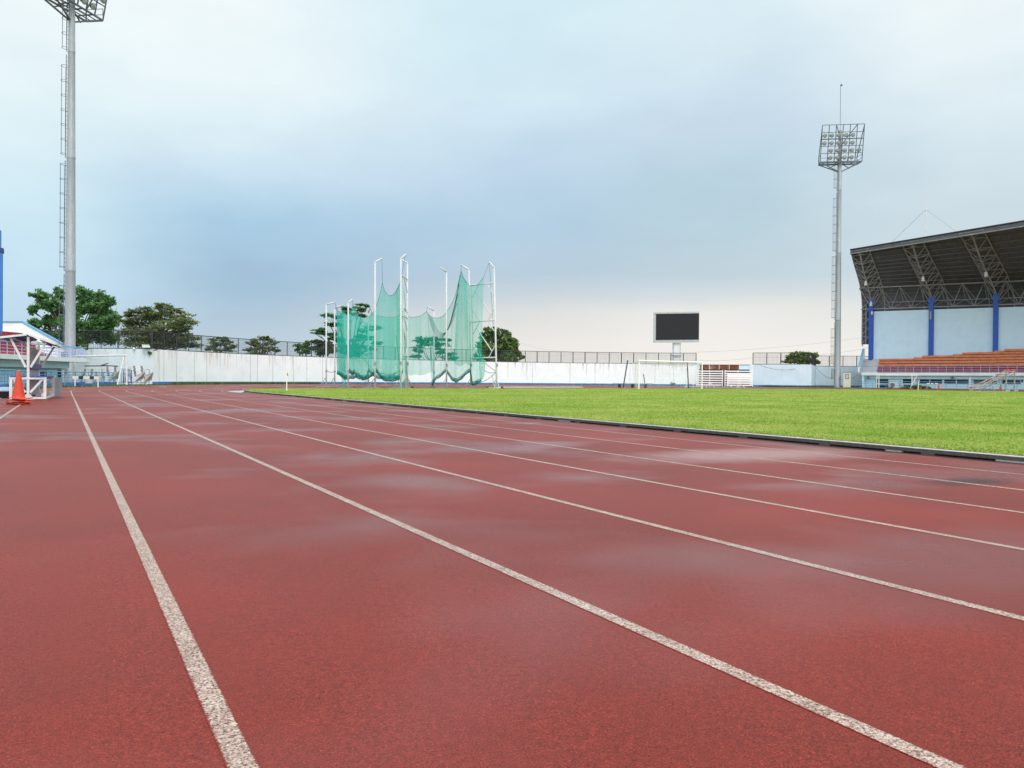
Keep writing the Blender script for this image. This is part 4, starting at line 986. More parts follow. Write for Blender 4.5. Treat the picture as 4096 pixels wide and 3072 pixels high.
netting([C4(404, 704, 430, 1430, 67.9), C4(455, 756, 520, 1480, 68.6), C4(479, 722, 560, 1475, 69.2), C4(530, 775, 610, 1470, 70.0), C4(600, 790, 640, 1440, 70.6), C4(660, 812, 680, 1480, 71.0), C4(740, 868, 720, 1490, 71.3), C4(790, 738, 760, 1400, 71.6),
         C4(820, 770, 850, 1470, 71.6), C4(900, 790, 930, 1480, 71.6), C4(1000, 800, 1010, 1470, 71.4), C4(1090, 780, 1090, 1470, 71.2), C4(1150, 700, 1140, 1400, 71.0)], M_NET2, 'net_panel', fold=.14, corner=(0, 2, 7, 12))
netting([C5(47, 702, 50, 1400, 71.0), C5(100, 790, 110, 1440, 70.8), C5(160, 797, 170, 1430, 70.6), C5(230, 780, 235, 1440, 70.3), C5(296, 734, 365, 1400, 70.0)], M_NET2, 'net_panel', fold=.12, hem=False, corner=(0, 4))
netting([C5(296, 734, 352, 1560, 69.8), C5(330, 780, 372, 1520, 69.2), C5(375, 803, 408, 1478, 68.5), C5(430, 805, 450, 1455, 67.8), C5(480, 778, 482, 1420, 67.0), C5(515, 735, 512, 1396, 66.4), C5(560, 668, 545, 1450, 66.0),
         C5(610, 560, 585, 1500, 65.6), C5(650, 400, 625, 1512, 65.0), C5(675, 284, 668, 1490, 64.6), C5(710, 375, 720, 1440, 64.5), C5(768, 452, 776, 1396, 64.4)], M_NET2, 'net_panel', fold=.16, corner=(0, 5, 9, 11))
netting([C5(768, 452, 776, 1400, 64.3), C5(810, 445, 795, 1500, 64.1), C5(860, 432, 800, 1548, 63.9), C5(929, 348, 900, 1510, 63.6)], M_NET2, 'net_panel', fold=.1, corner=(0, 3))
# doubled folds near the right tall post and in the left corner
netting([C5(640, 470, 600, 1300, 65.1), C5(660, 350, 650, 1340, 64.9), C5(676, 290, 690, 1330, 64.5), C5(705, 372, 735, 1310, 64.4), C5(735, 420, 770, 1330, 64.3)], M_NET2, 'net_fold', fold=.2, hem=False, corner=(2,))
netting([C4(404, 706, 410, 1428, 67.6), C4(415, 780, 452, 1440, 67.2), C4(450, 770, 470, 1585, 66.8), C4(478, 725, 512, 1588, 66.4)], M_NET, 'net_fold', fold=.2, hem=False, corner=(0, 3))
netting([C4(1128, 760, 1130, 1560, 60.2), C4(1140, 900, 1150, 1580, 60.5), C4(1150, 1000, 1165, 1575, 60.8), C4(1168, 1080, 1178, 1400, 61.1)], M_NET, 'net_fold', fold=.18, hem=False)
netting([C4(1060, 520, 1080, 1450, 60.4), C4(1085, 470, 1095, 1460, 60.2), C4(1104, 425, 1106, 1470, 59.9)], M_NET2, 'net_fold', fold=.2, hem=False)
netting([C5(868, 1060, 880, 1500, 63.6), C5(885, 1130, 900, 1490, 63.5), C5(905, 1200, 920, 1480, 63.4), C5(945, 1310, 935, 1420, 63.3)], M_NET, 'net_fold', fold=.12, hem=False)
rp = MB()
sag = lambda a, b, s: [a.lerp(b, t) - Z1 * (s * 4 * t * (1 - t)) for t in np.linspace(0, 1, 12)]
for k in range(5):
    rp.tube(sag(P(X5(312 + 12 * k), Y4(768 + 12 * k), 69.3), P(X5(668 - 14 * k), Y4(330 + 105 * k), 64.8), 3.6 - .52 * k), .022, 4, False)
for a, b, s in ((P(X4(700), Y4(1250), 68), P(X4(1105), Y4(1390), 61), .9), (P(X4(845), Y4(1392), 61), P(X4(1105), Y4(1395), 60), .25), (P(X4(560), Y4(1400), 64), P(X4(835), Y4(1400), 61.5), .7),
                (P(X4(1060), Y4(1000), 61.5), P(X4(1110), Y4(1350), 60.5), .1), (P(X5(930), Y4(1385), 63.5), P(X5(1066), Y4(1400), 63.2), .15), (P(X5(905), Y4(1515), 63.5), P(X5(1066), Y4(1402), 63.2), .1),
                (P(X5(946), Y4(1308), 63.3), P(X5(1066), Y4(1396), 63.2), .05), (P(X4(300), Y4(1392), 65), P(X4(383), Y4(1398), 68), .1)):
    rp.tube(sag(a, b, s), .02, 4, False)
for e, q in ((ARM[4], P(X4(911), Y4(412), 61.7)), (ARM[5], P(X4(1106), Y4(418), 59.8)), (ARM[10], P(X5(675), Y4(284), 64.6)), (ARM[11], P(X5(929), Y4(348), 63.6)), (ARM[2], P(X4(581), Y4(678), 64.2)),
             (ARM[1], P(X4(404), Y4(704), 67.8)), (ARM[0], P(X4(404), Y4(704), 67.8)), (ARM[3], P(X4(790), Y4(738), 71.6)), (ARM[8], P(X5(296), Y4(734), 69.8)), (ARM[11], P(X5(1060), Y4(1390), 63.2))):
    rp.tube([e, q], .014, 4, False)
rp.build('hoist_rope', M_NROPE, cage)
# steel kerb rail and pipes lying in front of the cage
o = thing('ground_pipe', 'thin pale pipe lying on the red surface right of the cage', 'pipe', PZ(2030, 66, 0)); MB().tube([PZ(1985, 68, .03), PZ(2330, 76, .03)], .05, 6).build('pipe', M_WHITE, o)

# ------------------------------------------------------------------ trees beyond the wall
LEAFMUL = 3.4
def leaves_mesh(blobs, per, size, flat, seed):
    rg = np.random.default_rng(seed); Vs = []
    for (c, rx, ry, rz, k) in blobs:
        n = int(per * k * LEAFMUL); d = rg.normal(size=(n, 3)); d /= np.linalg.norm(d, axis=1)[:, None]
        rad_ = rg.uniform(0, 1, n) ** .42; p = d * rad_[:, None]
        # twig clumps: pull leaves towards random clump centres so the outline breaks up
        q = rg.normal(size=(max(9, n // 30), 3)); q /= np.linalg.norm(q, axis=1)[:, None]; q *= rg.uniform(.35, 1.08, len(q))[:, None]
        cc = q[rg.integers(0, len(q), n)]; p = cc * .88 + rg.normal(size=(n, 3)) * .15 + p * .10
        p = p[:, 0:1] * rx * 1.12 * np.array(RTH) + p[:, 1:2] * ry * np.array(FWH) + p[:, 2:3] * rz * (1.45 if flat > .9 else 1.15) * np.array((0, 0, 1)) + np.array(c)
        nrm = rg.normal(size=(n, 3)); nrm[:, 2] = np.abs(nrm[:, 2]) + flat; nrm /= np.linalg.norm(nrm, axis=1)[:, None]
        a = rg.normal(size=(n, 3)); a -= (a * nrm).sum(1)[:, None] * nrm; a /= np.linalg.norm(a, axis=1)[:, None]; b = np.cross(nrm, a)
        s = size * 1.15 * rg.uniform(.6, 1.3, n)[:, None]
        Vs.append(np.stack([p - a * s, p + b * s * .45 - nrm * s * .1, p + a * s, p - b * s * .45 - nrm * s * .1], 1).reshape(-1, 3))
    V = np.concatenate(Vs); return V, np.arange(len(V)).reshape(-1, 4)
SEED = [100]
def tree(px, Z, blobs, label, leafm, per=330, size=.2, flat=.3, limbs=True, depth_k=.8, name='tree', trunk_px=None, tr=.2, fan=True):
    """blobs: (x, y, rx, ry) in photo pixels"""
    SEED[0] += 1; k = Z / FPX
    base = PZ(trunk_px or px, Z, -.3); o = thing(name, label, 'tree', base)
    bl = []
    for i, (x, y, rx, ry) in enumerate(blobs):
        c = P(x, y, Z + ((i * 37) % 11 - 5) * .22 * depth_k * rx * k)
        bl.append((tuple(c), rx * k, rx * k * depth_k, ry * k, max(.15, rx * ry / 2500)))
    V, F = leaves_mesh(bl, per, size, flat, SEED[0]); npmesh('crown', V, F, leafm, o)
    tk = MB(); top = V3(np.mean([b[0] for b in bl], axis=0)); fork = base.lerp(V3((top.x, top.y, top.z)), .5); fork.z = base.z + (top.z - base.z) * .55
    tk.tube([base, base.lerp(fork, .5) + V3((.1, .05, 0)), fork], [tr, tr * .8, tr * .65], 8)
    if limbs:
        for (c, rx, ry, rz, w) in bl:
            c = V3(c); mid = fork.lerp(c, .5) + V3((0, 0, -.12 * (c - fork).length if not fan else .02))
            tk.tube([fork, mid, c], [tr * .42, tr * .28, tr * .08], 5)
            for s in range(3):
                t = c + V3((random.uniform(-1, 1) * rx * .8, random.uniform(-1, 1) * ry * .6, random.uniform(-.2, .7) * rz)); tk.tube([mid.lerp(c, .6), t], [tr * .12, tr * .03], 4, False)
    tk.build('trunk', M_BARK, o); return o
LG1 = leaf_material('leaf_mid_green', (0.079, 0.201, 0.096), (0.166, 0.324, 0.122)); LG2 = leaf_material('leaf_olive', (0.105, 0.149, 0.062), (0.219, 0.263, 0.105))
LG3 = leaf_material('leaf_dark', (0.039, 0.079, 0.056), (0.079, 0.131, 0.074)); LG4 = leaf_material('leaf_umbrella', (0.053, 0.184, 0.079), (0.105, 0.280, 0.096))
LG5 = leaf_material('leaf_broad', (0.092, 0.170, 0.070), (0.219, 0.318, 0.114)); LG6 = leaf_material('leaf_bush', (0.098, 0.175, 0.035), (0.252, 0.336, 0.063))
S1 = lambda x, y, rx, ry: (80 + x / 2.765, 1100 + y / 2.765, rx / 2.765, ry / 2.765)
tree(300, 84, [S1(220, 240, 95, 60), S1(140, 385, 70, 45), S1(410, 210, 75, 75), S1(320, 320, 110, 70), S1(700, 230, 110, 90), S1(880, 240, 70, 75), S1(970, 290, 80, 85), S1(790, 340, 120, 80),
               S1(480, 420, 120, 80), S1(650, 400, 100, 90), S1(900, 420, 130, 85), S1(1000, 500, 110, 70), S1(170, 540, 95, 55), S1(330, 520, 100, 65), S1(560, 560, 140, 90), S1(850, 570, 160, 90),
               S1(300, 660, 120, 70), S1(450, 690, 130, 80), S1(700, 690, 160, 80), S1(950, 690, 150, 80)],
     'large green tree with a broken crown behind the near mast', LG1, per=640, size=.19, depth_k=.9, tr=.3)
S2 = S1
tree(635, 78, [S2(1540, 335, 110, 22), S2(1400, 375, 130, 24), S2(1620, 375, 150, 24), S2(1240, 405, 110, 22), S2(1450, 420, 200, 28), S2(1700, 410, 130, 26), S2(1180, 445, 95, 22), S2(1600, 460, 230, 30),
               S2(1320, 460, 170, 28), S2(1820, 455, 110, 26), S2(1400, 510, 240, 30), S2(1750, 515, 190, 30), S2(1200, 520, 90, 24), S2(1300, 570, 200, 32), S2(1600, 565, 240, 34), S2(1860, 530, 105, 26), S2(1820, 590, 120, 28),
               S2(1250, 630, 180, 32), S2(1500, 640, 260, 36), S2(1750, 650, 170, 32), S2(1300, 690, 200, 36), S2(1600, 710, 240, 40), S2(1850, 700, 150, 30), S2(1350, 770, 260, 36), S2(1700, 770, 260, 36), S2(1920, 775, 90, 20)],
     'wide olive tree with layered feathery branches beside the large green tree', LG2, per=640, size=.13, flat=1.1, depth_k=.9, tr=.28)
S5 = lambda x, y, rx, ry: (780 + x / 4.096, 1300 + y / 4.096, rx / 4.096, ry / 4.096)
tree(880, 105, [S5(430, 225, 120, 30), S5(290, 250, 90, 30), S5(540, 270, 110, 32), S5(400, 300, 190, 40), S5(300, 350, 150, 40), S5(560, 350, 130, 36), S5(200, 385, 70, 20), S5(640, 350, 50, 14), S5(420, 400, 230, 40)],
     'low olive tree seen alone through the mesh fence', LG2, per=620, size=.14, flat=1.0, tr=.2)
tree(1045, 105, [S5(1150, 200, 60, 16), S5(1020, 240, 140, 34), S5(1200, 240, 130, 28), S5(940, 300, 110, 34), S5(1100, 310, 190, 42), S5(1280, 300, 90, 24), S5(960, 380, 160, 42), S5(1180, 380, 170, 42), S5(1060, 440, 260, 40), S5(850, 410, 60, 14), S5(1370, 420, 60, 16)],
     'low olive tree with a pointed top twig right of the lone one', LG2, per=620, size=.14, flat=1.0, tr=.2)
tree(1220, 112, [S5(1840, 300, 70, 40), S5(1730, 340, 90, 46), S5(1860, 370, 90, 50), S5(1760, 430, 120, 50), S5(1680, 400, 50, 40)], 'mid green bushy tree left of the dark round one', LG1, per=700, size=.17)
tree(1290, 112, [S5(1990, 270, 90, 44), S5(2130, 310, 110, 50), S5(1980, 380, 100, 60), S5(2100, 420, 170, 70), S5(2230, 360, 90, 60)], 'very dark round tree left of the umbrella tree', LG3, per=900, size=.17)
R4_ = lambda x, y, rx, ry: (1200 + x / 2.764, 980 + y / 2.764, rx / 2.764, ry / 2.764)
tree(1395, 96, [R4_(700, 668, 75, 18), R4_(520, 700, 60, 16), R4_(640, 710, 110, 20), R4_(560, 750, 90, 18), R4_(330, 775, 95, 22), R4_(690, 780, 60, 14), R4_(420, 800, 60, 14), R4_(330, 875, 85, 18), R4_(430, 885, 50, 14), R4_(230, 945, 85, 22), R4_(340, 985, 100, 18),
                R4_(190, 975, 60, 10), R4_(390, 1030, 90, 26), R4_(780, 920, 120, 24), R4_(700, 945, 60, 16), R4_(650, 1005, 60, 14), R4_(740, 1030, 90, 22), R4_(620, 1060, 100, 26), R4_(840, 1085, 70, 14), R4_(640, 1120, 130, 30), R4_(780, 1150, 60, 12), R4_(520, 1140, 90, 28), R4_(600, 1190, 180, 36), R4_(450, 1060, 70, 18)],
     'tall umbrella tree with flat separate branch layers behind the throwing cage', LG4, per=880, size=.15, flat=1.4, depth_k=1.0, trunk_px=1402, tr=.26, fan=False)
R5_ = lambda x, y, rx, ry: (1600 + x / 2.764, 980 + y / 2.764, rx / 2.764, ry / 2.764)
tree(1735, 110, [R5_(200, 1040, 60, 26), R5_(250, 1065, 70, 24), R5_(340, 1035, 80, 26), R5_(430, 1050, 70, 26), R5_(540, 1050, 40, 14), R5_(230, 1110, 90, 28), R5_(340, 1090, 90, 30), R5_(450, 1100, 100, 24), R5_(190, 1170, 60, 20), R5_(440, 1150, 80, 16), R5_(180, 1235, 60, 20), R5_(450, 1190, 60, 14)],
     'airy flat topped tree seen through the cage netting', LG4, per=760, size=.15, flat=1.2, trunk_px=1730, tr=.14, fan=False)
tree(1800, 107, [R5_(560, 1205, 60, 14), R5_(520, 1240, 100, 22), R5_(590, 1250, 60, 16)], 'small low shrub right of the airy flat topped tree', LG4, per=700, size=.14, flat=1.0, tr=.08)
S6 = lambda x, y, rx, ry: (1800 + x / 4.424, 1180 + y / 4.424, rx / 4.424, ry / 4.424)
tree(1985, 112, [S6(680, 640, 90, 60), S6(800, 650, 90, 70), S6(930, 670, 90, 70), S6(1040, 690, 40, 50), S6(620, 760, 120, 80), S6(800, 780, 170, 100), S6(1000, 800, 130, 90), S6(1130, 820, 80, 70), S6(560, 900, 120, 90), S6(740, 930, 180, 100), S6(950, 940, 180, 100), S6(1120, 940, 100, 90),
                 S6(560, 1060, 160, 100), S6(800, 1090, 220, 100), S6(1050, 1090, 180, 90), S6(1220, 1100, 90, 80), S6(675, 590, 14, 16), S6(775, 590, 14, 14), S6(1190, 1010, 50, 40)],
     'dense round broadleaf tree right of the throwing cage', LG5, per=620, size=.21, tr=.3)
S7 = lambda x, y, rx, ry: (3000 + x / 4.424, 1380 + y / 4.424, rx / 4.424, ry / 4.424)
tree(3205, 118, [S7(760, 165, 110, 40), S7(960, 160, 110, 40), S7(700, 230, 110, 50), S7(850, 240, 130, 50), S7(1000, 230, 120, 50), S7(680, 300, 100, 40), S7(860, 300, 170, 40), S7(1050, 290, 120, 60), S7(1170, 200, 90, 50), S7(1170, 290, 90, 60)],
     'bushy yellow green tree behind the fence on the cracked wall block', LG6, per=700, size=.19, tr=.2)
# weeds along walls
def weeds(pts, n, h, spread, label, name='weed_strip'):
    q = [];
    for i in range(n):
        j = random.randrange(len(pts) - 1); p = pts[j].lerp(pts[j + 1], random.random())
        q.append((p.x + random.gauss(0, spread), p.y + random.gauss(0, spread), .01))
    return blades(name, np.array(q), h, .05, M_VBLADE, label)
wl = [A(RW - .5, d) for d in np.linspace(42, 66, 30)]
weeds(wl, 5200, .24, .22, 'ragged weeds along the foot of the curved whitewashed wall')
weeds([A(RW - .45, d) for d in np.linspace(66, 132, 60)], 2600, .13, .2, 'sparse low grass along the far wall foot')
weeds([A(47.6, d) for d in np.linspace(10, 45, 40)], 7000, .09, .35, 'short verge grass along the blue railing foot')
weeds([A(RW - .4, d) for d in np.linspace(139.5, 150, 20)], 1500, .28, .25, 'weeds at the foot of the cracked pale blue wall block')
def shrub(px, py, Z, r, n, label, hang=False):
    c = P(px, py, Z); o = thing('shrub', label, 'shrub', c)
    V, F = leaves_mesh([(tuple(c), r, r, r * .7, 1)], n, r * .3, .4, int(px)); npmesh('foliage', V, F, LG6, o)
    MB().tube([c - Z1 * r * .9, c], [.02, .012], 5).build('stem', M_BARK, o)
shrub(598, 1413, 67.0, .22, 90, 'tiny weed sprouting from a crack high on the stained left wall'); shrub(341, 1385, 66.8, .3, 110, 'small bright weed on the wall top beside the near mast')
shrub(2690, 1536, 107, .3, 60, 'small weed at the far wall seen through the goal net')

# ------------------------------------------------------------------ main stand
def SP(u, v, z):
    X = 48.6 + .725 * u + .688 * v; Zc = 107 - .688 * u + .725 * v
    p = RTH * X + FWH * Zc; return V3((p.x, p.y, z))
US = (SP(1, 0, 0) - SP(0, 0, 0)).normalized(); VS = (SP(0, 1, 0) - SP(0, 0, 0)).normalized(); AXS = (US, VS, Z1)
_ro = SP(0, 0, 0); _U = SP(1, 0, 0) - _ro; _V = SP(0, 1, 0) - _ro
def SUZ(px, py, v):                              # where a bearing meets the stand plane v
    d = ray(px, py); q = _ro + _V * v; a = np.array([[d.x, -_U.x], [d.y, -_U.y]]); t, u = np.linalg.solve(a, np.array([q.x, q.y])); return u, HC + d.z * t
ms_ = thing('main_stand', 'roofed main stand with blue columns, trussed dark canopy and terracotta tiers', 'grandstand', SP(0, 0, 0))
UE = 34.0; VE = V3((0, 0, 0))
def sbox(u0, u1, v0, v1, z0, z1): return MB().box(SP((u0 + u1) / 2, (v0 + v1) / 2, (z0 + z1) / 2), (abs(u1 - u0), abs(v1 - v0), z1 - z0), AXS)
sbox(0, UE, 0, 2.6, 1.72, 2.12).build('platform_slab', M_SLAB, ms_)
sbox(.1, UE, .5, .75, 1.28, 1.718).build('fascia_beam', M_LBLUE2, ms_)
sbox(.05, UE, .8, 1.1, -.2, 1.717).build('front_wall', M_LBLUE2, ms_)
sbox(.05, .3, .1, .8, -.2, 1.717).build('end_pier', M_LBLUE2, ms_)
for k in range(14):
    u0 = 1.8 - .24 * k if k < 5 else 1.0 + 5.2 + (k - 5) * 4.7
    if u0 > UE - 1: break
    zt0 = 2.12 + .40 * (k + 1); v0 = .75 + .95 * k
    tb = sbox(u0, UE, v0, v0 + .95 - .002, zt0 - .27, zt0)
    tb.v += sbox(u0, UE, v0 + .30, v0 + .948, 1.9, zt0 - .272).v; tb.f += [tuple(i + 8 for i in f) for f in tb.f]
    tb.build('seat_tier', M_SEATR if k < 2 else M_SEAT, ms_)
    if k < 5:
        for j in range(2): sbox(-.75 - .2 * k, u0 - .004, v0 + .475 * j, v0 + .475 * (j + 1) - .003, 1.9, 2.12 + .40 * k + .20 * (j + 1)).build('stair', M_STEP, ms_)
    else: sbox(u0 - 1.1, u0 - .004, v0, v0 + .9, 1.9, zt0 - .2).build('tier_step', M_SEAT, ms_)
# sloping end wall with coping
EW = lambda v, z: SP(-.55 - .22 * v, v, z)
e = [EW(.6, 2.12), EW(6.5, 2.12), EW(6.5, 5.6), EW(5.4, 5.5), EW(1.2, 2.9), EW(.6, 2.9)]
MB().prism(e, US * .2).build('end_wall', M_WHITEC, ms_)
MB().beam(EW(.9, 2.93) + US * .1, EW(5.6, 5.65) + US * .1, .3, .09).build('coping', M_BRAIL, ms_)
# back wall and columns
VW0, VWS = 5.35, .25
def vw(u): return VW0 + VWS * (u + .5)
def wp(u, dv, z): return SP(u, vw(u) + dv, z)
MB().prism([wp(-.5, 0, 2.4), wp(UE, 0, 2.4), wp(UE, 0, 11.0), wp(-.5, 0, 11.0)], VS * .3).build('back_wall', M_LBLUE, ms_)
UC = [-.5 + 7.4 * i for i in range(5)]
for u in UC:
    c = MB(); c.prism([wp(u - .27, -.4, 2.3), wp(u + .27, -.4, 2.3), wp(u + .27, -.4, 11.6), wp(u + .34, -.4, 12.7), wp(u - .34, -.4, 12.7), wp(u - .27, -.4, 11.6)], VS * .55); c.build('column', M_BLUE, ms_)
def wall_lamp(u, z):
    mb = MB(); mb.lathe(wp(u, -.62, z), [(0, -.3), (.12, -.28), (.13, 0), (.09, .15), (0, .18)], 10); mb.build('wall_lamp', M_WHITE, ms_)
wall_lamp(-.3, 10.8)
sbox(6.8, 7.0, vw(6.9) - .62, vw(6.9) - .42, 9.6, 10.7).build('loudspeaker', M_GALV, ms_)
# canopy: crescent shell on trusses
def ve(u): return .1 - .32 * (u + .5)
def vb(u): return 5.6 + .45 * (u + 1.85)
PR = [(0, 19.5), (.15, 18.75), (.3, 17.75), (.46, 16.95), (.62, 16.05), (.75, 15.25), (.86, 14.3), (.93, 13.2), (.97, 12.0), (.99, 9.5), (1.0, 6.3)]
def zr(s):
    for (a, za), (b, zb) in zip(PR, PR[1:]):
        if s <= b + 1e-9: return za + (zb - za) * (s - a) / (b - a)
    return PR[-1][1]
def RP(u, s, d=0.0): return SP(u, ve(u) + (vb(u) - ve(u)) * s, zr(s) - d)
uu = np.linspace(-1.9, UE + 2, 42); ss = [p[0] for p in PR]
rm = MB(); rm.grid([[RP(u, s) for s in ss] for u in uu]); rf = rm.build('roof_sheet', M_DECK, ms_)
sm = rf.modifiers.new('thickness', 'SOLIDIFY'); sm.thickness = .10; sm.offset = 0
seam = MB()
for u in np.arange(-1.7, UE, .62): seam.tube([RP(u, s, .075) for s in ss], .018, 3, False)
seam.build('sheet_seam', mat('seam_dark', (.085, .080, .086), .7, .2, 3), ms_)
pu = MB()
for s in (.06, .14, .22, .30, .38, .46, .54, .62, .69, .76, .83, .90, .95, .985): pu.tube([RP(u, s, .16) for u in uu], .042, 5, False)
pu.build('purlin', M_TRUSSD, ms_)
MB().tube([RP(u, .0, .62) + VS * .1 for u in uu], .085, 8).build('eave_pipe', M_TRUSS, ms_)
MB().tube([RP(u, .0, .02) for u in uu], .10, 6).build('eave_edge', M_DARK, ms_)
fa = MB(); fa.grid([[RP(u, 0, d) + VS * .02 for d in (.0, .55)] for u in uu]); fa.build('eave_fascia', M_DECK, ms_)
TS = [0, .12, .25, .38, .5, .62, .74, .86]
for u in UC:
    t = MB(); top_l = lambda s: RP(u - 1.36, s, .30); top_r = lambda s: RP(u + 1.36, s, .30)
    for f in (top_l, top_r): t.tube([f(s) for s in TS + [.93, .97, .99, 1.0]], 0.080, 6)
    node = wp(u, -.15, 11.35)
    low_ = []
    for s, d in zip((.06, .185, .315, .44, .56, .68, .80), (.6, 1.25, 1.55, 1.75, 1.95, 2.1, 2.3)): low_.append(RP(u, s, d))
    low_.append(node); t.tube([RP(u, 0, .6)] + low_, .11, 6)
    tt = TS
    for i, q in enumerate(low_):
        for f in (top_l, top_r):
            t.tube([f(tt[min(i, 7)]), q], 0.044, 5, False)
            if i + 1 < 8: t.tube([f(tt[i + 1]), q], 0.044, 5, False)
    for s in TS: t.tube([top_l(s), top_r(s)], 0.040, 5, False)
    t.tube([top_l(.86), node], 0.056, 5, False); t.tube([top_r(.86), node], 0.056, 5, False)
    t.build('rib_truss', M_TRUSS, ms_)
    for k in (3, 6):
        lm = MB(); q = low_[k]; lm.lathe(q - Z1 * .15, [(.03, .1), (.16, -.05), (.18, -.45), (.24, -.62), (0, -.6)], 10); lm.build('floodlight', M_WHITE, ms_)
lt = MB()
lowp = lambda u: wp(u, -.15, 11.35); upp = lambda u: SP(u, vw(u) - .9, 14.35); mid_ = lambda u: SP(u, vw(u) + .9, 12.3)
U2 = np.arange(-1.86, UE, .5)
for f, r in ((lowp, .085), (upp, .085), (mid_, .06)): lt.tube([f(u) for u in U2], r, 6)
for b in range(4):
    for k in range(3):
        a = UC[b] + 7.4 * k / 3; c = UC[b] + 7.4 * (k + 1) / 3; mm = (a + c) / 2
        lt.tube([lowp(a), upp(mm), lowp(c)], 0.052, 5, False); lt.tube([upp(mm), mid_(a)], 0.036, 5, False); lt.tube([upp(mm), mid_(c)], 0.036, 5, False)
        lt.tube([mid_(mm), lowp(a)], 0.036, 5, False); lt.tube([mid_(mm), lowp(c)], 0.036, 5, False); lt.tube([upp(mm), RP(mm, .9, .1)], 0.040, 5, False); lt.tube([upp(mm), mid_(mm)], 0.040, 5, False)
lt.tube([lowp(-.5), upp(-1.86)], 0.052, 5, False); lt.build('longitudinal_truss', M_TRUSS, ms_)
# hanging end frame behind the wall at the left edge
ef = MB()
for s in (.0, .55): ef.tube([SP(-1.85 + s * 1.0, vb(-1.85) - .25, 6.3), SP(-1.85 + s * 1.0, vb(-1.85) - .25, 12.2)], .07, 6)
z = 6.4
while z < 12: ef.tube([SP(-1.85, vb(-1.85) - .25, z), SP(-.9, vb(-1.85) - .25, z + .9)], .05, 5, False); ef.tube([SP(-.9, vb(-1.85) - .25, z + .9), SP(-1.85, vb(-1.85) - .25, z + 1.1)], .05, 5, False); z += 1.3
ef.build('end_frame', M_TRUSS, ms_)
# roof rod with stays
rd = MB(); ub = 8.3; pb = RP(ub, .12, -.1)
rd.tube([pb, pb + Z1 * 4.6], .055, 6); rd.tube([pb + Z1 * 4.4, pb + Z1 * 6.4], .03, 5)
rd.build('roof_mast', M_WHITE, ms_)
sy = MB(); sy.tube([pb + Z1 * 4.4, RP(ub - 5.2, .1, -.1)], .02, 4); sy.tube([pb + Z1 * 4.4, RP(ub + 4.6, .1, -.1)], .02, 4); sy.build('mast_stay', M_GALV, ms_)
# openings in the front wall
def opening(x0, x1, y0, y1, name='window', m_=M_GLASS, v=.78, frame=True):
    f = lambda x, y: (3380 + x / 3.0894, 1480 + y / 3.0894)
    u0, z1 = SUZ(*f(x0, y0), v); u1, z0 = SUZ(*f(x1, y1), v)
    o = sbox(u0, u1, v - .02, v + .015, z0, z1).build(name, m_, ms_)
    if frame:
        fr = MB()
        for a, b, c, d in ((u0 - .05, u1 + .05, z1, z1 + .06), (u0 - .05, u1 + .05, z0 - .06, z0), (u0 - .05, u0, z0, z1), (u1, u1 + .05, z0, z1)): fr.box(SP((a + b) / 2, v - .02, (c + d) / 2), (b - a, .05, d - c), AXS)
        if u1 - u0 > 2.0: fr.box(SP((u0 + u1) / 2, v - .03, (z0 + z1) / 2), (.09, .04, z1 - z0), AXS)
        fr.build('window_frame', M_WALLB, o)
opening(250, 376, 106, 224, 'recess', M_LBLUE2, frame=False)
for x0, x1, y0, y1 in ((380, 538, 112, 163), (384, 535, 178, 224), (716, 835, 112, 165), (722, 832, 180, 224), (902, 1200, 116, 169), (1228, 1526, 118, 170), (1590, 1880, 121, 172), (1945, 2170, 123, 172)): opening(x0, x1, y0, y1)
uu_ = UE
for k in range(5): sbox(16.6 + 3.4 * k, 18.9 + 3.4 * k, .76, .795, .95, 1.45).build('window', M_GLASS, ms_)
for x in (866, 1548):
    u_, z_ = SUZ(3380 + x / 3.0894, 1500, .45); sbox(u_ - .07, u_ + .07, .35, .5, -.1, 1.717).build('drain_pipe', M_WHITEC, ms_)
for x in (286, 1325):
    u_, z_ = SUZ(3380 + x / 3.0894, 1480 + 92 / 3.0894, .3); mb = MB(); mb.lathe(SP(u_, .3, z_), [(.03, .12), (.06, .08), (.24, -.1), (0, -.1)], 12); mb.tube([SP(u_, .3, z_ + .1), SP(u_, .5, z_ + .25)], .02, 4); mb.build('shade_lamp', M_MASTD, ms_)
railing('platform_railing', [SP(.15, 2.4, 0), SP(.15, .12, 0)] + [SP(u, .12, 0) for u in np.linspace(.2, UE, 12)], 2.12, 'blue railing along the main stand platform before the terracotta tiers', .86, 3, .97, M_BRAIL, M_PRAIL)
# parapet rail at ground level, in two runs with the players' opening between
uA, _ = SUZ(3380 + 845 / 3.0894, 1530, -1.2); uB, _ = SUZ(3380 + 1940 / 3.0894, 1530, -1.2)
railing('track_railing', [SP(0, .3, 0), SP(.05, -1.2, 0)] + [SP(u, -1.2, 0) for u in np.linspace(.1, uA, 6)], -.12, 'blue ground railing before the air conditioner of the main stand', 1.02, 3, 1.75, M_BRAIL)
railing('track_railing', [SP(u, -1.2, 0) for u in np.linspace(uA + .15, uB, 8)], -.12, 'blue ground railing behind the red cone before the main stand', 1.02, 3, 1.25, M_BRAIL)
railing('track_railing', [SP(u, -1.2, 0) for u in np.linspace(uB + .3, UE, 8)], -.12, 'blue ground railing right of the timekeepers stairs', 1.02, 3, 1.25, M_BRAIL)
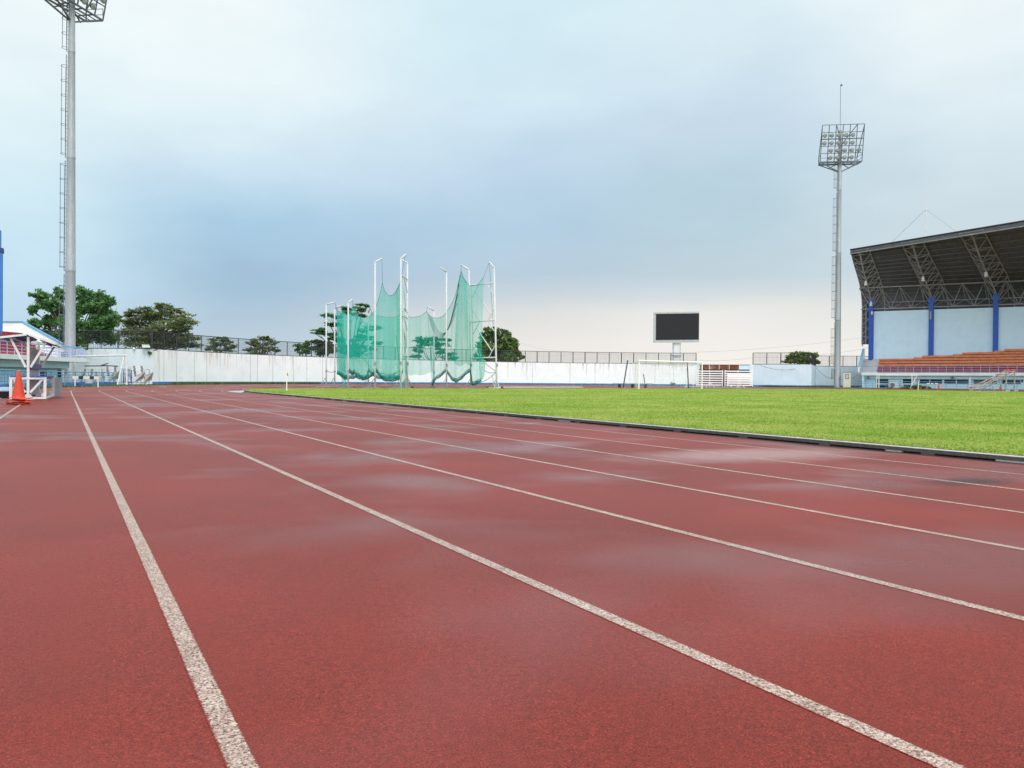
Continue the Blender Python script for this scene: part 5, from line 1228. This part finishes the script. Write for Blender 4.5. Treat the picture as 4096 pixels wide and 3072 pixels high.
# air conditioner on its bracket
u_, z_ = SUZ(3380 + 610 / 3.0894, 1480 + 185 / 3.0894, .5)
o = thing('air_conditioner', 'white outdoor air conditioner with round fan on the main stand front wall', 'air conditioner', SP(u_, .5, z_))
sbox(u_ - .58, u_ + .58, .32, .70, z_ - .40, z_ + .40).build('casing', M_WHITE, o)
f = MB(); f.lathe(SP(u_ - .18, .30, z_), [(.0, .01), (.30, .012), (.31, -.02)], 20, (US, Z1, VS)); f.build('fan_grille', M_DARK, o)
gr = MB()
for r in (.1, .2, .3): gr.tube([SP(u_ - .18 + r * math.cos(a), .285, z_ + r * math.sin(a)) for a in np.linspace(0, 2 * math.pi, 20)], .012, 4, False)
gr.build('fan_ring', M_WHITE, o); sbox(u_ - .5, u_ + .5, .4, .78, z_ - .46, z_ - .402).build('bracket', M_GALV, o)
# small white training goal
ua, _ = SUZ(3380 + 418 / 3.0894, 1552, -2.6); ub_, _ = SUZ(3380 + 826 / 3.0894, 1552, -2.6)
o = thing('training_goal', 'thin white goal frame standing before the main stand', 'goal', SP(ua, -2.6, -.1))
for u in (ua, ub_):
    MB().tube([SP(u, -2.6, -.1), SP(u, -2.6, 1.72)], .05, 8).build('post', M_WHITEC, o); MB().tube([SP(u - .45, -2.1, -.1), SP(u - .45 if u == ua else u + .5, -2.1, 1.7)], .05, 8).build('rear_post', M_WHITEC, o)
MB().tube([SP(ua, -2.6, 1.72), SP(ub_, -2.6, 1.72)], .05, 8).build('crossbar', M_WHITEC, o)
for u, w_ in ((ua, -.45), (ub_, .5)): MB().tube([SP(u, -2.6, 1.72), SP(u + w_, -2.1, 1.7)], .045, 8).build('side_bar', M_WHITEC, o)
# hurdle, cones, shrubs on the far straight
a, b = PZ(3708, 93, -.06), PZ(3750, 92.2, -.06)
o = thing('hurdle', 'single white hurdle beside the red cone before the main stand', 'hurdle', a)
for p in (a, b): MB().beam(p, p + Z1 * .72, .05).build('upright', M_GREYP, o)
for t0, t1, mm in ((-.03, .25, M_WHITEC), (.25, .38, M_BLK), (.38, .62, M_WHITEC), (.62, .75, M_BLK), (.75, 1.03, M_WHITEC)): MB().beam(a.lerp(b, t0) + Z1 * .74, a.lerp(b, t1) + Z1 * .74, .05, .11, Z1).build('bar_segment', mm, o)
MB().beam(a - FWH * .3 + Z1 * .03, b - FWH * .3 + Z1 * .03, .07).build('base_bar', M_WHITEC, o)
for p in (a, b): MB().beam(p + Z1 * .03, p - FWH * .6 + Z1 * .03, .06).build('foot', M_WHITEC, o)
cone(PZ(3755, 91, -.06), 'red traffic cone standing beside the white hurdle before the main stand', .70, .22)
cone(PZ(4001, 93, -.06), 'pale orange cone half hidden behind the timekeepers stairs', .66, .22)
for i, (px, py, r, lab) in enumerate(((3620, 1552, .7, 'low green creeper left of the white flag pole'), (3668, 1549, 1.0, 'green creeper mound behind the white flag pole'), (3700, 1551, .9, 'green creeper mound at the foot of the single hurdle'), (3560, 1554, .6, 'thin green creeper below the air conditioner'), (4045, 1558, .8, 'dark green weed at the wheels of the timekeepers stairs'))):
    c = P(px, py, 96); o = thing('creeper', lab, 'plant', c); V, F = leaves_mesh([(tuple(c), r * .7, r * .5, r * .25, 1)], 260, .11, .6, 900 + i); npmesh('foliage', V, F, LG5, o)
# timekeepers' stepped stand
o = thing('timekeeper_stand', 'grey wheeled timekeepers staircase with red step seats before the main stand', 'staircase', P(3880, 1566, 75))
X8 = lambda x: 3700 + x / 5.586; Y8 = lambda y: 1450 + y / 5.586
n0, n1, n2 = P(X8(1002), Y8(640), 75), P(X8(1812), Y8(652), 75), P(X8(1812), Y8(178), 75)
n2 = V3((n1.x, n1.y, n2.z)); offv = RTH * 2.05 + FWH * 1.9; foot_l = n0 + Z1 * .28
def tbar(a, b, w=.08, name='side_frame'): MB().beam(a, b, w).build(name, M_TRUSS, o)
for k in (0, 1):
    q = offv * k
    tbar(n0 + q, n1 + q, .08, 'base_bar'); tbar(n1 + q, n2 + q, .10, 'post'); tbar(foot_l + q, n2 + q, .085, 'stringer'); tbar(n0 + Z1 * .05 + q, n2 - Z1 * .26 + q, .085, 'stringer'); tbar(n0 + q, foot_l + q, .07, 'post')
    tbar(n0.lerp(n1, .68) + q, foot_l.lerp(n2, .54) + q, .07, 'strut')
    for px_ in (.97, 1.12):
        w = MB(); w.lathe(n1 + q + RTH * (.25 if px_ > 1 else .05) + Z1 * .09, [(0, -.05), (.09, -.05), (.09, .05), (0, .05)], 12, (RTH, Z1, FWH)); w.build('wheel', M_GREYP, o)
for i in range(5):
    t = (i + .1) / 4.1; c = foot_l.lerp(n2, min(t, 1.0)) + Z1 * .04
    MB().beam(c - offv * .03, c + offv * .30, .30, .07).build('step_seat', M_REDP, o); MB().beam(c + offv * .36, c + offv * .97, .14, .05).build('step_board', M_GREYP, o)
    MB().beam(c - Z1 * .12, c + offv - Z1 * .12, .05).build('cross_bar', M_WHITE, o)
MB().beam(n2 + offv * .3 + Z1 * .08, n2 + offv * .8 + Z1 * .08, .42, .10).build('step_seat', M_REDP, o)
# fallen bits on the track
lt_ = MB()
for px, py in ((2303, 2246), (771, 2045), (2573, 2375), (1893, 2420), (840, 2273), (953, 2107), (1125, 1901), (2092, 1785), (703, 1811), (318, 1745), (2595, 1850), (1266, 1820), (577, 1864), (2288, 1838)):
    d = ray(px, py); t = -(HC + .06) / d.z; p = CAM + d * t; p.z = zt(rr(p.x, p.y)) + .006; s = .009; a = random.uniform(0, 6)
    u_ = V3((math.cos(a), math.sin(a), 0)); v_ = V3((-u_.y, u_.x, 0))
    lt_.add([p - u_ * s, p + v_ * s * .5 + Z1 * .006, p + u_ * s + Z1 * .003, p - v_ * s * .5 + Z1 * .007], [(0, 1, 2, 3)])
tag(lt_.build('leaf_litter', M_BLK), 'tiny dark leaf bits scattered on the red track', 'leaf litter', kind='stuff')

# repeats share a group
GROUPS = {'perimeter_wall': 'sections of the perimeter wall', 'mesh_fence': 'wire mesh fences on the perimeter wall', 'track_railing': 'blue railings beside the track', 'platform_railing': 'railings on the stand platforms',
          'tree': 'trees beyond the perimeter wall', 'floodlight_mast': 'floodlight masts', 'hurdle_cart': 'carts under the stacked hurdles', 'leg_panel': 'grey panels leaning on the hurdle carts', 'steel_frame': 'frames beside the hurdle stacks',
          'corner_flag': 'corner flags of the pitch', 'slatted_gate': 'leaves of the vehicle gate', 'wire_hoop': 'pipe hoops before the gates', 'overhead_cable': 'cables crossing the sky', 'slung_cable': 'cables hanging on the wall',
          'football_goal': 'football goals', 'creeper': 'creepers before the main stand', 'shrub': 'weeds on the walls', 'hurdle': 'single hurdles on the track', 'traffic_cone': 'traffic cones'}
for o in bpy.data.objects:
    if o.parent is None and o.get('category') and not o.get('group') and o.get('kind') != 'stuff':
        k = o.name.split('.')[0]
        if k in GROUPS: o['group'] = GROUPS[k]
